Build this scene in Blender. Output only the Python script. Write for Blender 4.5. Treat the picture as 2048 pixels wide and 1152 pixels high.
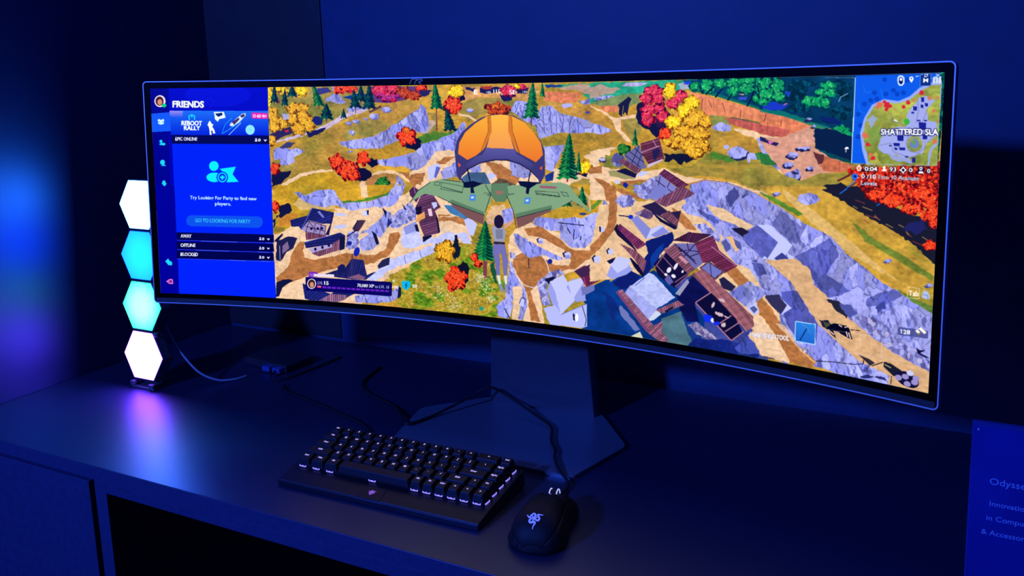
import bpy, bmesh, math, random
import numpy as np
from mathutils import Vector, Matrix, Euler

for o in list(bpy.data.objects):
    bpy.data.objects.remove(o)
random.seed(7)
RNG = np.random.default_rng(11)
SC = bpy.context.scene
COL = SC.collection

# ------------------------------------------------------------------ camera
FPX = 1827.9
CAM = np.array([0.64646, -1.13328, 0.57505])
YAW, PITCH, ROLL = -0.499307, -0.170668, -0.032412
CY0 = -139.56                                   # optical axis above the frame centre (cropped photograph)
_fw = np.array([math.sin(YAW)*math.cos(PITCH), math.cos(YAW)*math.cos(PITCH), math.sin(PITCH)])
_rt = np.array([math.cos(YAW), -math.sin(YAW), 0.0])
_up = np.cross(_rt, _fw)
_r = _rt*math.cos(ROLL) + _up*math.sin(ROLL)
_u = -_rt*math.sin(ROLL) + _up*math.cos(ROLL)
cam = bpy.data.cameras.new('camera')
cam.sensor_width = 36.0
cam.lens = FPX/2048*36.0
cam.shift_y = CY0/2048
cam.clip_start = 0.02
co = bpy.data.objects.new('camera', cam)
COL.objects.link(co)
co.matrix_world = Matrix(((_r[0], _u[0], -_fw[0], CAM[0]), (_r[1], _u[1], -_fw[1], CAM[1]), (_r[2], _u[2], -_fw[2], CAM[2]), (0, 0, 0, 1)))
SC.camera = co

# ------------------------------------------------------------------ light
SC.view_settings.view_transform = 'Standard'
SC.view_settings.look = 'None'
SC.view_settings.exposure = 0.0
SC.view_settings.gamma = 1.0
SC.view_settings.use_curve_mapping = False
SC.cycles.use_denoising = True
SC.cycles.sample_clamp_indirect = 6.0
w = bpy.data.worlds.new('dim_blue_room')
SC.world = w
w.use_nodes = True
w.node_tree.nodes['Background'].inputs[0].default_value = (0.0, 0.05, 1.0, 1)
w.node_tree.nodes['Background'].inputs[1].default_value = 0.012


def area(name, loc, target, sx, sy, power, color):
    L = bpy.data.lights.new(name, 'AREA')
    L.shape = 'RECTANGLE'
    L.size, L.size_y = sx, sy
    L.energy = power
    L.color = color
    o = bpy.data.objects.new(name, L)
    COL.objects.link(o)
    o.location = loc
    d = Vector(target)-Vector(loc)
    o.rotation_euler = d.to_track_quat('-Z', 'Y').to_euler()
    return o


area('wall_washer_lamp', (0.25, -0.1, 1.9), (0.2, 0.35, 0.75), 1.2, 0.08, 3.0, (0.01, 0.10, 1.0))
area('blue_front_lamp', (-0.80, -2.7, 1.38), (0.1, 0.0, 0.3), 0.22, 0.16, 90.0, (0.045, 0.12, 1.0))

# ------------------------------------------------------------------ materials
def s2l(c):
    return tuple(((x/255)/12.92 if x/255 <= 0.04045 else ((x/255+0.055)/1.055)**2.4) for x in c)


MATS = {}


def mat(name, base, rough=0.5, metal=0.0, spec=0.5, emit=None, estr=0.0, noise=0.0, scale=60.0, bump=0.0, coat=0.0, alpha=None, trans=0.0, tint=None, ior=1.5):
    m = bpy.data.materials.new(name)
    m.use_nodes = True
    nt = m.node_tree
    b = nt.nodes['Principled BSDF']
    b.inputs['Base Color'].default_value = (*base, 1)
    b.inputs['Roughness'].default_value = rough
    b.inputs['Metallic'].default_value = metal
    b.inputs['Specular IOR Level'].default_value = spec
    b.inputs['Coat Weight'].default_value = coat
    b.inputs['Transmission Weight'].default_value = trans
    b.inputs['IOR'].default_value = ior
    if tint:
        b.inputs['Specular Tint'].default_value = (*tint, 1)
    if emit:
        b.inputs['Emission Color'].default_value = (*emit, 1)
        b.inputs['Emission Strength'].default_value = estr
    tc = nt.nodes.new('ShaderNodeTexCoord')
    nz = nt.nodes.new('ShaderNodeTexNoise')
    nz.inputs['Scale'].default_value = scale
    nz.inputs['Detail'].default_value = 4
    nt.links.new(tc.outputs['Object'], nz.inputs['Vector'])
    if noise:
        rp = nt.nodes.new('ShaderNodeValToRGB')
        rp.color_ramp.elements[0].position = 0.3
        rp.color_ramp.elements[1].position = 0.7
        rp.color_ramp.elements[0].color = (*[c*(1-noise) for c in base], 1)
        rp.color_ramp.elements[1].color = (*[min(1, c*(1+noise)) for c in base], 1)
        nt.links.new(nz.outputs['Fac'], rp.inputs['Fac'])
        nt.links.new(rp.outputs['Color'], b.inputs['Base Color'])
        mr = nt.nodes.new('ShaderNodeMapRange')
        mr.inputs['To Min'].default_value = max(0.02, rough*(1-noise*0.4))
        mr.inputs['To Max'].default_value = min(1, rough*(1+noise*0.4))
        nt.links.new(nz.outputs['Fac'], mr.inputs['Value'])
        nt.links.new(mr.outputs['Result'], b.inputs['Roughness'])
    if bump:
        bp = nt.nodes.new('ShaderNodeBump')
        bp.inputs['Strength'].default_value = bump
        bp.inputs['Distance'].default_value = 0.001
        nt.links.new(nz.outputs['Fac'], bp.inputs['Height'])
        nt.links.new(bp.outputs['Normal'], b.inputs['Normal'])
    MATS[name] = m
    return m


M_DESK = mat('black_satin_laminate', (0.010, 0.020, 0.054), 0.40, spec=1.0, ior=1.75, tint=(0.62, 0.74, 1.0), noise=0.15, scale=240, bump=0.02)
M_CAB = mat('dark_cabinet_laminate', (0.035, 0.05, 0.135), 0.45, noise=0.12, scale=150, bump=0.02)
M_WALL = mat('deep_blue_wall_paint', (0.008, 0.045, 0.125), 0.55, noise=0.1, scale=30, bump=0.03)
M_WALLL = mat('satin_dark_blue_wall', (0.015, 0.03, 0.09), 0.44, spec=1.0, ior=1.6, tint=(0.35, 0.6, 1.0), noise=0.08, scale=30, bump=0.01)
M_COLUMN = mat('dark_stand_metal', (0.05, 0.06, 0.085), 0.45, metal=0.3, noise=0.12, scale=300)
M_WALLD = mat('black_panel_and_shade_paint', (0.02, 0.02, 0.026), 0.55, noise=0.1, scale=30, bump=0.03)  # desk and cabinet backs, also the shade coloured into the back corner
M_FLOOR = mat('dark_carpet', (0.01, 0.01, 0.013), 0.9, noise=0.3, scale=300, bump=0.3)
M_BEZ = mat('black_bezel', (0.002, 0.002, 0.0025), 0.2, spec=0.15, noise=0.1, scale=90)
M_CHIN = mat('matt_black_chin', (0.03, 0.03, 0.036), 0.5, noise=0.1, scale=200)
M_RIM = mat('satin_silver_rim', (0.8, 0.8, 0.85), 0.45, metal=0.25, noise=0.06, scale=200)
M_STAND = mat('brushed_dark_metal', (0.16, 0.20, 0.26), 0.40, metal=0.35, noise=0.12, scale=300, bump=0.01)
M_SHELL = mat('dark_grey_shell_plastic', (0.05, 0.05, 0.06), 0.5, noise=0.1, scale=200)
M_CASE = mat('black_keyboard_plastic', (0.010, 0.011, 0.013), 0.42, tint=(0.55, 0.68, 1.0), noise=0.12, scale=400, bump=0.03)
M_KEY = mat('black_keycap_plastic', (0.013, 0.013, 0.015), 0.48, tint=(0.75, 0.82, 1.0), noise=0.12, scale=500, bump=0.03)
M_LEG = mat('lit_key_legend', (0.5, 0.5, 0.6), 0.5, emit=s2l((190, 180, 255)), estr=1.0, noise=0.05)
M_LED = mat('violet_switch_light', (0.5, 0.5, 0.6), 0.5, emit=s2l((130, 115, 255)), estr=1.3, noise=0.05)
M_MOUSE = mat('black_mouse_plastic', (0.011, 0.012, 0.014), 0.58, spec=0.28, noise=0.12, scale=400, bump=0.02)
M_RUB = mat('black_rubber', (0.007, 0.007, 0.008), 0.6, noise=0.2, scale=500, bump=0.05)
M_GLOSS = mat('gloss_black_plastic', (0.006, 0.006, 0.007), 0.12, noise=0.1, scale=200)
M_MLOGO = mat('lit_blue_emblem', (0.3, 0.3, 0.5), 0.5, emit=s2l((88, 105, 255)), estr=1.1, noise=0.05)
M_MLOGO2 = mat('lit_white_blue_outline', (0.3, 0.3, 0.5), 0.5, emit=s2l((170, 180, 255)), estr=1.1, noise=0.05)
M_KLOGO = mat('violet_emblem', (0.2, 0.15, 0.3), 0.4, emit=s2l((130, 80, 175)), estr=0.9, noise=0.05)
M_CABLE = mat('black_woven_cable', (0.006, 0.006, 0.008), 0.65, noise=0.3, scale=900, bump=0.2)
M_CABLEW = mat('pale_grey_cable', (0.35, 0.36, 0.42), 0.45, noise=0.1, scale=300)
M_HOUS = mat('lamp_housing_plastic', (0.10, 0.10, 0.12), 0.35, noise=0.1, scale=200)
M_ACR = mat('blue_acrylic', (0.03, 0.05, 0.30), 0.12, noise=0.15, scale=12)
M_SIGNF = mat('printed_sign_face', (0.016, 0.03, 0.30), 0.3, noise=0.25, scale=9)
M_TXT = mat('pale_blue_print', (0.35, 0.5, 0.95), 0.5, noise=0.05)
M_BRONZE = mat('dim_bronze_print', (0.30, 0.20, 0.12), 0.4, metal=0.3, noise=0.1)
M_ADAPT = mat('black_adapter_plastic', (0.03, 0.03, 0.036), 0.4, noise=0.1, scale=200)
M_PLUG = mat('blue_plug_plastic', (0.06, 0.09, 0.3), 0.4, noise=0.1, scale=200)


# ------------------------------------------------------------------ mesh helpers
def obj(name, bm, m, parent=None, smooth=False, loc=None):
    me = bpy.data.meshes.new(name)
    bmesh.ops.recalc_face_normals(bm, faces=bm.faces)
    bm.to_mesh(me)
    bm.free()
    if smooth:
        for f in me.polygons:
            f.use_smooth = True
    for x in (m if isinstance(m, list) else [m]):
        me.materials.append(x)
    o = bpy.data.objects.new(name, me)
    COL.objects.link(o)
    if parent:
        o.parent = parent
    if loc:
        o.location = loc
    return o


def box(bm, lo, hi, bevel=0.0, seg=2):
    lo, hi = Vector(lo), Vector(hi)
    r = bmesh.ops.create_cube(bm, size=1.0)
    vs = r['verts']
    for v in vs:
        v.co = Vector(((v.co.x+.5)*(hi.x-lo.x)+lo.x, (v.co.y+.5)*(hi.y-lo.y)+lo.y, (v.co.z+.5)*(hi.z-lo.z)+lo.z))
    if bevel:
        es = list({e for v in vs for e in v.link_edges})
        bmesh.ops.bevel(bm, geom=es, offset=bevel, segments=seg, affect='EDGES', profile=0.5)
    return bm


def bx(lo, hi, bevel=0.0, seg=2):
    return box(bmesh.new(), lo, hi, bevel, seg)


def prism(pts, z0, z1, bevel=0.0, seg=2):
    """vertical prism over a plan polygon"""
    bm = bmesh.new()
    a = [bm.verts.new((x, y, z0)) for x, y in pts]
    b = [bm.verts.new((x, y, z1)) for x, y in pts]
    n = len(pts)
    bm.faces.new(a[::-1])
    bm.faces.new(b)
    for i in range(n):
        bm.faces.new((a[i], a[(i+1) % n], b[(i+1) % n], b[i]))
    if bevel:
        bmesh.ops.bevel(bm, geom=list(bm.edges), offset=bevel, segments=seg, affect='EDGES', profile=0.5)
    return bm


def catmull(pts, n=10):
    P = [np.array(p, float) for p in pts]
    P = [2*P[0]-P[1]]+P+[2*P[-1]-P[-2]]
    out = []
    for i in range(1, len(P)-2):
        for k in range(n):
            t = k/n
            out.append(0.5*((2*P[i])+(-P[i-1]+P[i+1])*t+(2*P[i-1]-5*P[i]+4*P[i+1]-P[i+2])*t*t+(-P[i-1]+3*P[i]-3*P[i+1]+P[i+2])*t**3))
    out.append(P[-2])
    return out


def tube(pts, r, sides=8, n=10):
    bm = bmesh.new()
    C = catmull(pts, n)
    rings = []
    ref = Vector((0, 0, 1))
    for i, c in enumerate(C):
        t = Vector(C[min(i+1, len(C)-1)]-C[max(i-1, 0)]).normalized()
        s = t.cross(ref)
        if s.length < 1e-4:
            s = Vector((1, 0, 0))
        s.normalize()
        u = s.cross(t)
        rings.append([bm.verts.new(Vector(c)+(s*math.cos(2*math.pi*k/sides)+u*math.sin(2*math.pi*k/sides))*r) for k in range(sides)])
    for A, B in zip(rings, rings[1:]):
        for k in range(sides):
            bm.faces.new((A[k], A[(k+1) % sides], B[(k+1) % sides], B[k]))
    bm.faces.new(rings[0][::-1])
    bm.faces.new(rings[-1])
    return bm


def thing(name, label, cat, loc=(0, 0, 0), rot=(0, 0, 0), group=None):
    o = bpy.data.objects.new(name, None)
    COL.objects.link(o)
    o.location = loc
    o.rotation_euler = rot
    o.empty_display_size = 0.05
    tag(o, label, cat, group)
    return o


def tag(o, label, cat, group=None):
    o['label'] = label
    o['category'] = cat
    if group:
        o['group'] = group
    return o


def struct(o, label=None):
    o['kind'] = 'structure'
    if label:
        o['label'] = label
    return o


_tc = {}


def text_tris(body, bold=0.0):
    """flat triangles of a word set in the built-in font, unit font size; returns tris (n,3,2), width, cap height"""
    k = (body, bold)
    if k in _tc:
        return _tc[k]
    cu = bpy.data.curves.new('lettering', 'FONT')
    cu.body = body
    cu.size = 1.0
    cu.resolution_u = 3
    cu.offset = bold
    o = bpy.data.objects.new('lettering', cu)
    COL.objects.link(o)
    bpy.context.view_layer.update()
    dg = bpy.context.evaluated_depsgraph_get()
    me = o.evaluated_get(dg).to_mesh()
    me.calc_loop_triangles()
    V = np.array([v.co[:2] for v in me.vertices]).reshape(-1, 2)
    T = np.array([V[list(t.vertices)] for t in me.loop_triangles]).reshape(-1, 3, 2)
    o.evaluated_get(dg).to_mesh_clear()
    bpy.data.objects.remove(o)
    bpy.data.curves.remove(cu)
    x0 = V[:, 0].min()
    T = T-np.array([x0, 0])
    _tc[k] = (T, V[:, 0].max()-x0, 0.70)
    return _tc[k]


# ------------------------------------------------------------------ monitor surface
SR, SW, SH, SZ, ST = 1.8, 1.1967, 0.3392, 0.37421, 0.055835


def scr(s, h, d=0.0):
    """arc position s, height h above the picture centre, d in front of the picture -> world"""
    th = s/SR
    x = (SR-d)*math.sin(th)
    yl = (SR-d)*math.cos(th)-SR
    return Vector((x, yl*math.cos(ST)+h*math.sin(ST), SZ+h*math.cos(ST)-yl*math.sin(ST)))


TW, TH = 2560, 726


def px2uv(P):
    """where a point seen in the photograph lies on the curved picture, in picture pixels"""
    P = np.atleast_2d(np.asarray(P, float))
    D = _fw[None]+_r[None]*((P[:, 0]-1024)/FPX)[:, None]-_u[None]*((P[:, 1]-576-CY0)/FPX)[:, None]
    c, s = math.cos(ST), math.sin(ST)
    o = CAM-np.array([0, 0, SZ])
    ox, oy, oh = o[0], o[1]*c-o[2]*s+SR, o[1]*s+o[2]*c
    dx, dy, dh = D[:, 0], D[:, 1]*c-D[:, 2]*s, D[:, 1]*s+D[:, 2]*c
    A = dx*dx+dy*dy
    B = ox*dx+oy*dy
    t = (-B+np.sqrt(B*B-A*(ox*ox+oy*oy-SR*SR)))/A
    th = np.arctan2(ox+dx*t, oy+dy*t)
    return np.stack([(th*SR/SW+.5)*TW, (.5-(oh+dh*t)/SH)*TH], 1)



# ------------------------------------------------------------------ the picture on the monitor: a flat print, drawn shape by shape
IMG = np.zeros((TH, TW, 3), np.float32)
YY, XX = np.mgrid[0:TH, 0:TW].astype(np.float32)


def vnoise(cx, cy, seed):
    g = np.random.default_rng(seed).random((int(TH/cy)+3, int(TW/cx)+3)).astype(np.float32)
    fx, fy = np.arange(TW)/cx, np.arange(TH)/cy
    ix, iy = fx.astype(int), fy.astype(int)
    tx, ty = fx-ix, fy-iy
    tx, ty = (tx*tx*(3-2*tx)).astype(np.float32), (ty*ty*(3-2*ty)).astype(np.float32)
    rows = g[:, ix]*(1-tx)+g[:, ix+1]*tx
    return rows[iy]*(1-ty)[:, None]+rows[iy+1]*ty[:, None]


def fbm(cx, cy, seed, n=4):
    a = sum(vnoise(max(1.5, cx/2**i), max(1.5, cy/2**i), seed+i)*0.5**i for i in range(n))
    return a/sum(0.5**i for i in range(n))


def worley(cx, cy, seed, warp=None):
    r = np.random.default_rng(seed)
    nx, ny = int(TW/cx)+6, int(TH/cy)+6
    jx, jy, idv = r.random((ny, nx)).astype(np.float32), r.random((ny, nx)).astype(np.float32), r.random((ny, nx)).astype(np.float32)
    X, Y = XX/cx, YY/cy
    if warp is not None:
        X, Y = X+(warp-.5)*1.2, Y+(warp.T[:1].mean()-.5)+(warp-.5)*0.8
    X, Y = np.clip(X, -1, nx-5)+2, np.clip(Y, -1, ny-5)+2
    ix, iy = X.astype(int), Y.astype(int)
    f1 = np.full(X.shape, 9, np.float32)
    f2 = f1.copy()
    cid = np.zeros(X.shape, np.float32)
    for a in (-1, 0, 1):
        for b in (-1, 0, 1):
            u, v = ix+a, iy+b
            d = np.hypot(u+jx[v, u]-X, v+jy[v, u]-Y)
            c = d < f1
            f2 = np.where(c, f1, np.minimum(f2, d))
            cid = np.where(c, idv[v, u], cid)
            f1 = np.where(c, d, f1)
    return f2-f1, cid


NB, NM, NF = fbm(150, 90, 1), fbm(40, 26, 20), fbm(9, 6, 40, 3)
NS = fbm(60, 7, 60, 3)
WC, WID = worley(30, 52, 5, fbm(40, 40, 80))
VC, VID = worley(11, 11, 9, fbm(20, 20, 90))


def mask_of(pts):
    """even-odd fill: returns (y0, y1, x0, x1, mask)"""
    P = np.asarray(pts, float)
    x0, x1 = max(0, int(P[:, 0].min())), min(TW, int(P[:, 0].max())+2)
    y0, y1 = max(0, int(P[:, 1].min())), min(TH, int(P[:, 1].max())+2)
    if x1 <= x0 or y1 <= y0:
        return None
    acc = np.zeros((y1-y0, x1-x0+1), np.int16)
    Q = np.roll(P, -1, 0)
    for (ax, ay), (bx_, by) in zip(P, Q):
        if ay == by:
            continue
        if ay > by:
            ax, ay, bx_, by = bx_, by, ax, ay
        r0, r1 = max(y0, math.ceil(ay-.5)), min(y1, math.ceil(by-.5))
        if r1 <= r0:
            continue
        rows = np.arange(r0, r1)
        xs = ax+(rows+.5-ay)*(bx_-ax)/(by-ay)
        np.add.at(acc, (rows-y0, np.clip(np.ceil(xs-.5), x0, x1).astype(int)-x0), 1)
    m = (np.cumsum(acc, 1) & 1).astype(bool)[:, :-1]
    return y0, y1, x0, x1, m


def paint(pts, col, tex=None, amt=1.0, alpha=1.0, ang=0.0, per=7.0):
    r = mask_of(pts)
    if r is None:
        return
    y0, y1, x0, x1, m = r
    sl = (slice(y0, y1), slice(x0, x1))
    c = np.array(col, np.float32)/255
    nb, nm, nf, ns = NB[sl], NM[sl], NF[sl], NS[sl]
    one = np.ones_like(nb)[..., None]
    if tex is None:
        v = one*c
    elif tex == 'grass':
        v = one*c*(0.62+0.42*nm+0.34*nf)[..., None]
        g = np.clip((nb-.5)*5, 0, 1)[..., None]*0.45*amt
        v = v*(1-g)+g*np.array([.36, .42, .16])*(0.7+0.6*nf)[..., None]
        d = np.clip((ns-.58)*5, 0, 1)[..., None]*0.35*amt
        v = v*(1-d)+d*np.array([.80, .62, .24])
    elif tex == 'meadow':
        v = one*c*(0.55+0.45*nm+0.5*nf)[..., None]
        g = np.clip((nm-.5)*6, 0, 1)[..., None]*0.85
        v = v*(1-g)+g*np.array([.30, .50, .12])*(0.5+1.0*nf)[..., None]
        k = ((vid_noise[sl] > .987) & (nm < .5))[..., None]
        v = np.where(k, np.array([.85, .88, .72]), v)
    elif tex in ('rock', 'rubble'):
        W_, I_ = (WC, WID) if tex == 'rock' else (VC, VID)
        W_, I_ = W_[sl], I_[sl]
        v = one*c*(0.80+0.14*nm+0.22*nf)[..., None]*(1+(I_-.5)*0.34*amt)[..., None]
        dk = np.clip(1-W_/(0.05 if tex == 'rock' else 0.10), 0, 1)*(np.clip((nm-.36)*4, 0, 1)*0.6 if tex == 'rock' else 0.6)*amt
        fc = ((I_ > .70)*0.42*amt*(0.4+0.9*nf))[..., None] if tex == 'rock' else 0.0
        v = v*(1-fc)+fc*np.array([.27, .30, .66])
        hl = (np.clip((DIAG[sl]-.56)*6, 0, 1)*0.55*amt)[..., None]
        v = v*(1-hl)+hl*np.array([.22, .24, .52])
        st = np.clip((VERT[sl]-.64)*4, 0, 1)*0.16*amt
        dk = np.maximum(dk, st)[..., None]
        v = v*(1-dk)+dk*np.array([.13, .14, .36])
        if tex == 'rubble':
            sh = (I_ > .66)[..., None]*0.5
            v = v*(1-sh)+sh*np.array([.20, .18, .40])
            hi = (I_ < .16)[..., None]*0.5
            v = v*(1-hi)+hi*np.array([.86, .80, .92])
    elif tex == 'sand':
        v = one*c*(0.80+0.16*nm+0.24*nf)[..., None]
    elif tex == 'dirt':
        v = one*c*(0.70+0.24*nm+0.40*nf)[..., None]
    elif tex == 'plank':
        ph = (XX[sl]*math.cos(ang)+YY[sl]*math.sin(ang))/per
        i = np.floor(ph)
        v = one*c*(0.86+0.30*((np.sin(i*12.9898)*43758.5453) % 1-.4)+0.2*(nf-.5))[..., None]
        v = np.where(((ph-i) < .2)[..., None], v*0.5, v)
    elif tex == 'streak':
        v = one*c*(0.66+0.34*VERT[sl]+0.36*nf)[..., None]
    elif tex == 'water':
        v = one*c*(0.72+0.56*nm)[..., None]
    elif tex == 'leaf':
        v = one*c*(0.6+0.8*(VID[sl]-.2))[..., None]
        v = np.where((VC[sl] < .12)[..., None], v*0.45, v)
    elif tex == 'grad':
        t = ((YY[sl]-pts[:, 1].min())/max(1, np.ptp(pts[:, 1])))[..., None]
        v = one*c*(1-t)+t*np.array(amt)/255
    mm = m[..., None]*alpha
    IMG[sl] = IMG[sl]*(1-mm)+mm*np.clip(v, 0, 1)


VERT = fbm(7, 60, 120, 3)


def rnoise(ang, cx, cy, seed):
    g = np.random.default_rng(seed).random((256, 256)).astype(np.float32)
    u = (XX*math.cos(ang)+YY*math.sin(ang))/cx+64
    v = (-XX*math.sin(ang)+YY*math.cos(ang))/cy+512
    i, j = np.floor(u).astype(int), np.floor(v).astype(int)
    a, b_ = u-i, v-j
    a, b_ = a*a*(3-2*a), b_*b_*(3-2*b_)
    i, j, i1, j1 = i % 256, j % 256, (i+1) % 256, (j+1) % 256
    return (g[j, i]*(1-a)+g[j, i1]*a)*(1-b_)+(g[j1, i]*(1-a)+g[j1, i1]*a)*b_


DIAG = (rnoise(1.25, 34, 6, 1)+rnoise(1.95, 26, 5, 2)*.8+rnoise(.9, 14, 3.5, 3)*.6)/2.4
vid_noise = np.random.default_rng(3).random((TH, TW)).astype(np.float32)
for _k in range(2):
    vid_noise = np.maximum(vid_noise, np.roll(vid_noise, 1, _k))

# each drawing view: origin and scale in photograph pixels
VIEW = {1: (280, 150, 340/1703), 2: (280, 370, 340/1567), 3: (530, 150, 400/1920), 4: (530, 370, 400/1707), 5: (820, 150, 400/1707),
        6: (820, 370, 400/1486), 7: (1180, 130, 380/1621), 8: (1180, 370, 380/1251), 9: (1520, 110, 410/1629), 10: (1480, 380, 450/1152), 11: (1500, 640, 400/2048), 0: (0, 0, 1)}


def pts_of(s):
    return [tuple(float(a) for a in q.split(',')) for q in s.split()]


def view(c, P):
    ox, oy, k = VIEW[c]
    return [(ox+x*k, oy+y*k) for x, y in P]


def dense(P, step=14, closed=True):
    out = []
    n = len(P)
    for i in range(n if closed else n-1):
        a, b = P[i], P[(i+1) % n]
        k = max(1, int(math.hypot(b[0]-a[0], b[1]-a[1])/step))
        out += [(a[0]+(b[0]-a[0])*j/k, a[1]+(b[1]-a[1])*j/k) for j in range(k)]
    if not closed:
        out.append(P[-1])
    return out


def rough(P, amp, seed):
    r = np.random.default_rng(seed)
    return [(x+r.normal()*amp, y+r.normal()*amp) for x, y in P]


_n = [0]


def P(c, col, tex, s, amt=1.0, alpha=1.0, ang=0.0, per=7.0, j=None):
    _n[0] += 1
    pp = view(c, pts_of(s))
    if j is None:
        j = 0.9 if tex in ('grass', 'meadow', 'rock', 'rubble', 'sand', 'dirt') else 0.0
    pp = dense(pp, 6 if j else 14)
    if j:
        pp = rough(pp, j, _n[0])
    paint(px2uv(pp), col, tex, amt, alpha, ang, per)


def E_(c, col, cx, cy, rx, ry, tex=None, alpha=1.0, j=0.0, rot=0.0):
    _n[0] += 1
    q = [(cx+rx*math.cos(a)*math.cos(rot)-ry*math.sin(a)*math.sin(rot), cy+rx*math.cos(a)*math.sin(rot)+ry*math.sin(a)*math.cos(rot)) for a in np.linspace(0, 2*math.pi, 25)[:-1]]
    q = view(c, q)
    if j:
        q = rough(q, j, _n[0])
    paint(px2uv(q), col, tex, 1.0, alpha)


def L(c, col, wd, s, alpha=1.0, closed=False):
    """stroke, width in photograph pixels"""
    q = view(c, pts_of(s))
    if closed:
        q.append(q[0])
    for a, b in zip(q, q[1:]):
        d = np.array([b[0]-a[0], b[1]-a[1]])
        ln = np.hypot(*d)
        if ln < 1e-6:
            continue
        d /= ln
        n = np.array([-d[1], d[0]])*wd/2
        e = d*wd*.25
        A, B = np.array(a)-e, np.array(b)+e
        paint(px2uv(dense([tuple(A+n), tuple(B+n), tuple(B-n), tuple(A-n)])), col, None, alpha=alpha)


PAL = {'red': ((98, 8, 22), (205, 38, 22), (238, 72, 34), (255, 104, 56)), 'gold': ((110, 62, 10), (190, 132, 28), (226, 166, 44), (246, 194, 60)),
       'yel': ((138, 84, 6), (214, 158, 20), (248, 206, 30), (255, 232, 70)), 'mag': ((80, 10, 50), (170, 26, 62), (214, 52, 84), (236, 92, 110)),
       'rust': ((86, 20, 14), (150, 50, 24), (186, 66, 30), (206, 92, 44)), 'teal': ((6, 52, 70), (10, 112, 84), (22, 150, 92), (60, 188, 110)),
       'pine': ((8, 44, 50), (10, 84, 58), (20, 118, 66), (66, 158, 78)), 'dpine': ((10, 22, 52), (10, 44, 66), (14, 70, 70), (24, 96, 80)),
       'bush': ((14, 54, 26), (24, 92, 40), (40, 120, 50), (70, 140, 60)), 'plum': ((60, 16, 60), (130, 30, 80), (160, 50, 100), (186, 74, 120)),
       'ora': ((110, 30, 10), (198, 84, 20), (226, 112, 30), (240, 140, 50))}


def dots(cx, cy, rr, cols):
    """small round leaf clumps, in photograph pixels"""
    Q = px2uv(np.stack([cx, cy], 1))
    for (x, y), r, c in zip(Q, rr*1.55, cols):
        x0, x1, y0, y1 = int(max(0, x-r)), int(min(TW, x+r+2)), int(max(0, y-r)), int(min(TH, y+r+2))
        if x1 <= x0 or y1 <= y0:
            continue
        m = (XX[y0:y1, x0:x1]-x)**2+(YY[y0:y1, x0:x1]-y)**2 < r*r
        IMG[y0:y1, x0:x1][m] = c


def F(c, pal, cx, cy, rx, ry, n=None, leaf=2.6, sh=None):
    """a tree crown seen from above: dark under-leaves, then lighter clumps"""
    _n[0] += 1
    r = np.random.default_rng(_n[0]*7+1)
    ox, oy, k = VIEW[c]
    cx, cy, rx, ry = ox+cx*k, oy+cy*k, rx*k, ry*k
    p = [np.array(q)/255 for q in PAL[pal]]
    if sh:
        E_(0, (20, 22, 58), cx+sh[0]*k, cy+sh[1]*k, rx*.8, ry*.6, j=1.6)
    n = n or int(rx*ry*0.42)+12
    for st, (m, tones) in enumerate(((n//2, (0, 0, 1)), (n, (1, 2, 2, 0)), (n*2//3, (2, 3, 2)))):
        a, q = r.random(m)*2*math.pi, np.sqrt(r.random(m))*(1.0-.1*st)
        lob = 0.86+0.14*np.sin(a*5+_n[0])
        x, y = cx+rx*q*lob*np.cos(a)-st*0.6, cy+ry*q*lob*np.sin(a)-st*0.8
        rr = leaf*(1.25-.32*st)*(0.7+0.6*r.random(m))
        cols = [p[tones[i]]*(0.85+0.3*r.random()) for i in r.integers(0, len(tones), m)]
        dots(x, y, rr, np.clip(cols, 0, 1))


def N(c, x, yt, yb, wd, pal='pine', lean=0.0, trunk=0.12):
    """a fir: tiers of ragged fronds"""
    _n[0] += 1
    r = np.random.default_rng(_n[0]*5+2)
    ox, oy, k = VIEW[c]
    x, yt, yb, wd, lean = ox+x*k, oy+yt*k, oy+yb*k, wd*k, lean*k
    p = PAL[pal]
    H = yb-yt
    L(0, (110, 50, 70), max(1.2, wd*.12), f'{x+lean*.8},{yt+H*.8} {x+lean},{yb+H*trunk}')
    nt = max(4, int(H/6))
    for i in range(nt, 0, -1):
        f = i/nt
        y = yt+H*f
        hw = wd*(0.12+0.88*f)*(0.85+0.25*r.random())
        cx = x+lean*f
        q = [(cx-hw*.1, y-H/nt*1.9)]
        m = 7
        for kx in range(m):
            u = kx/(m-1)*2-1
            q.append((cx-u*-1*hw, y+(0 if kx % 2 else -H/nt*.7)-abs(u)*-1.5))
        q.append((cx+hw*.1, y-H/nt*1.9))
        base = np.array(p[1 if i % 2 else 2])
        paint(px2uv(dense(q)), base*(0.85+.3*r.random()))
        paint(px2uv(dense([(cx+hw*.1, y-H/nt*1.5), (cx+hw, y+1), (cx+hw*.3, y-H/nt*.4)])), p[0])
        paint(px2uv(dense([(cx-hw*.1, y-H/nt*1.4), (cx-hw*.7, y-H/nt*.3), (cx-hw*.2, y-H/nt*.5)])), p[3], alpha=.7)


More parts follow.
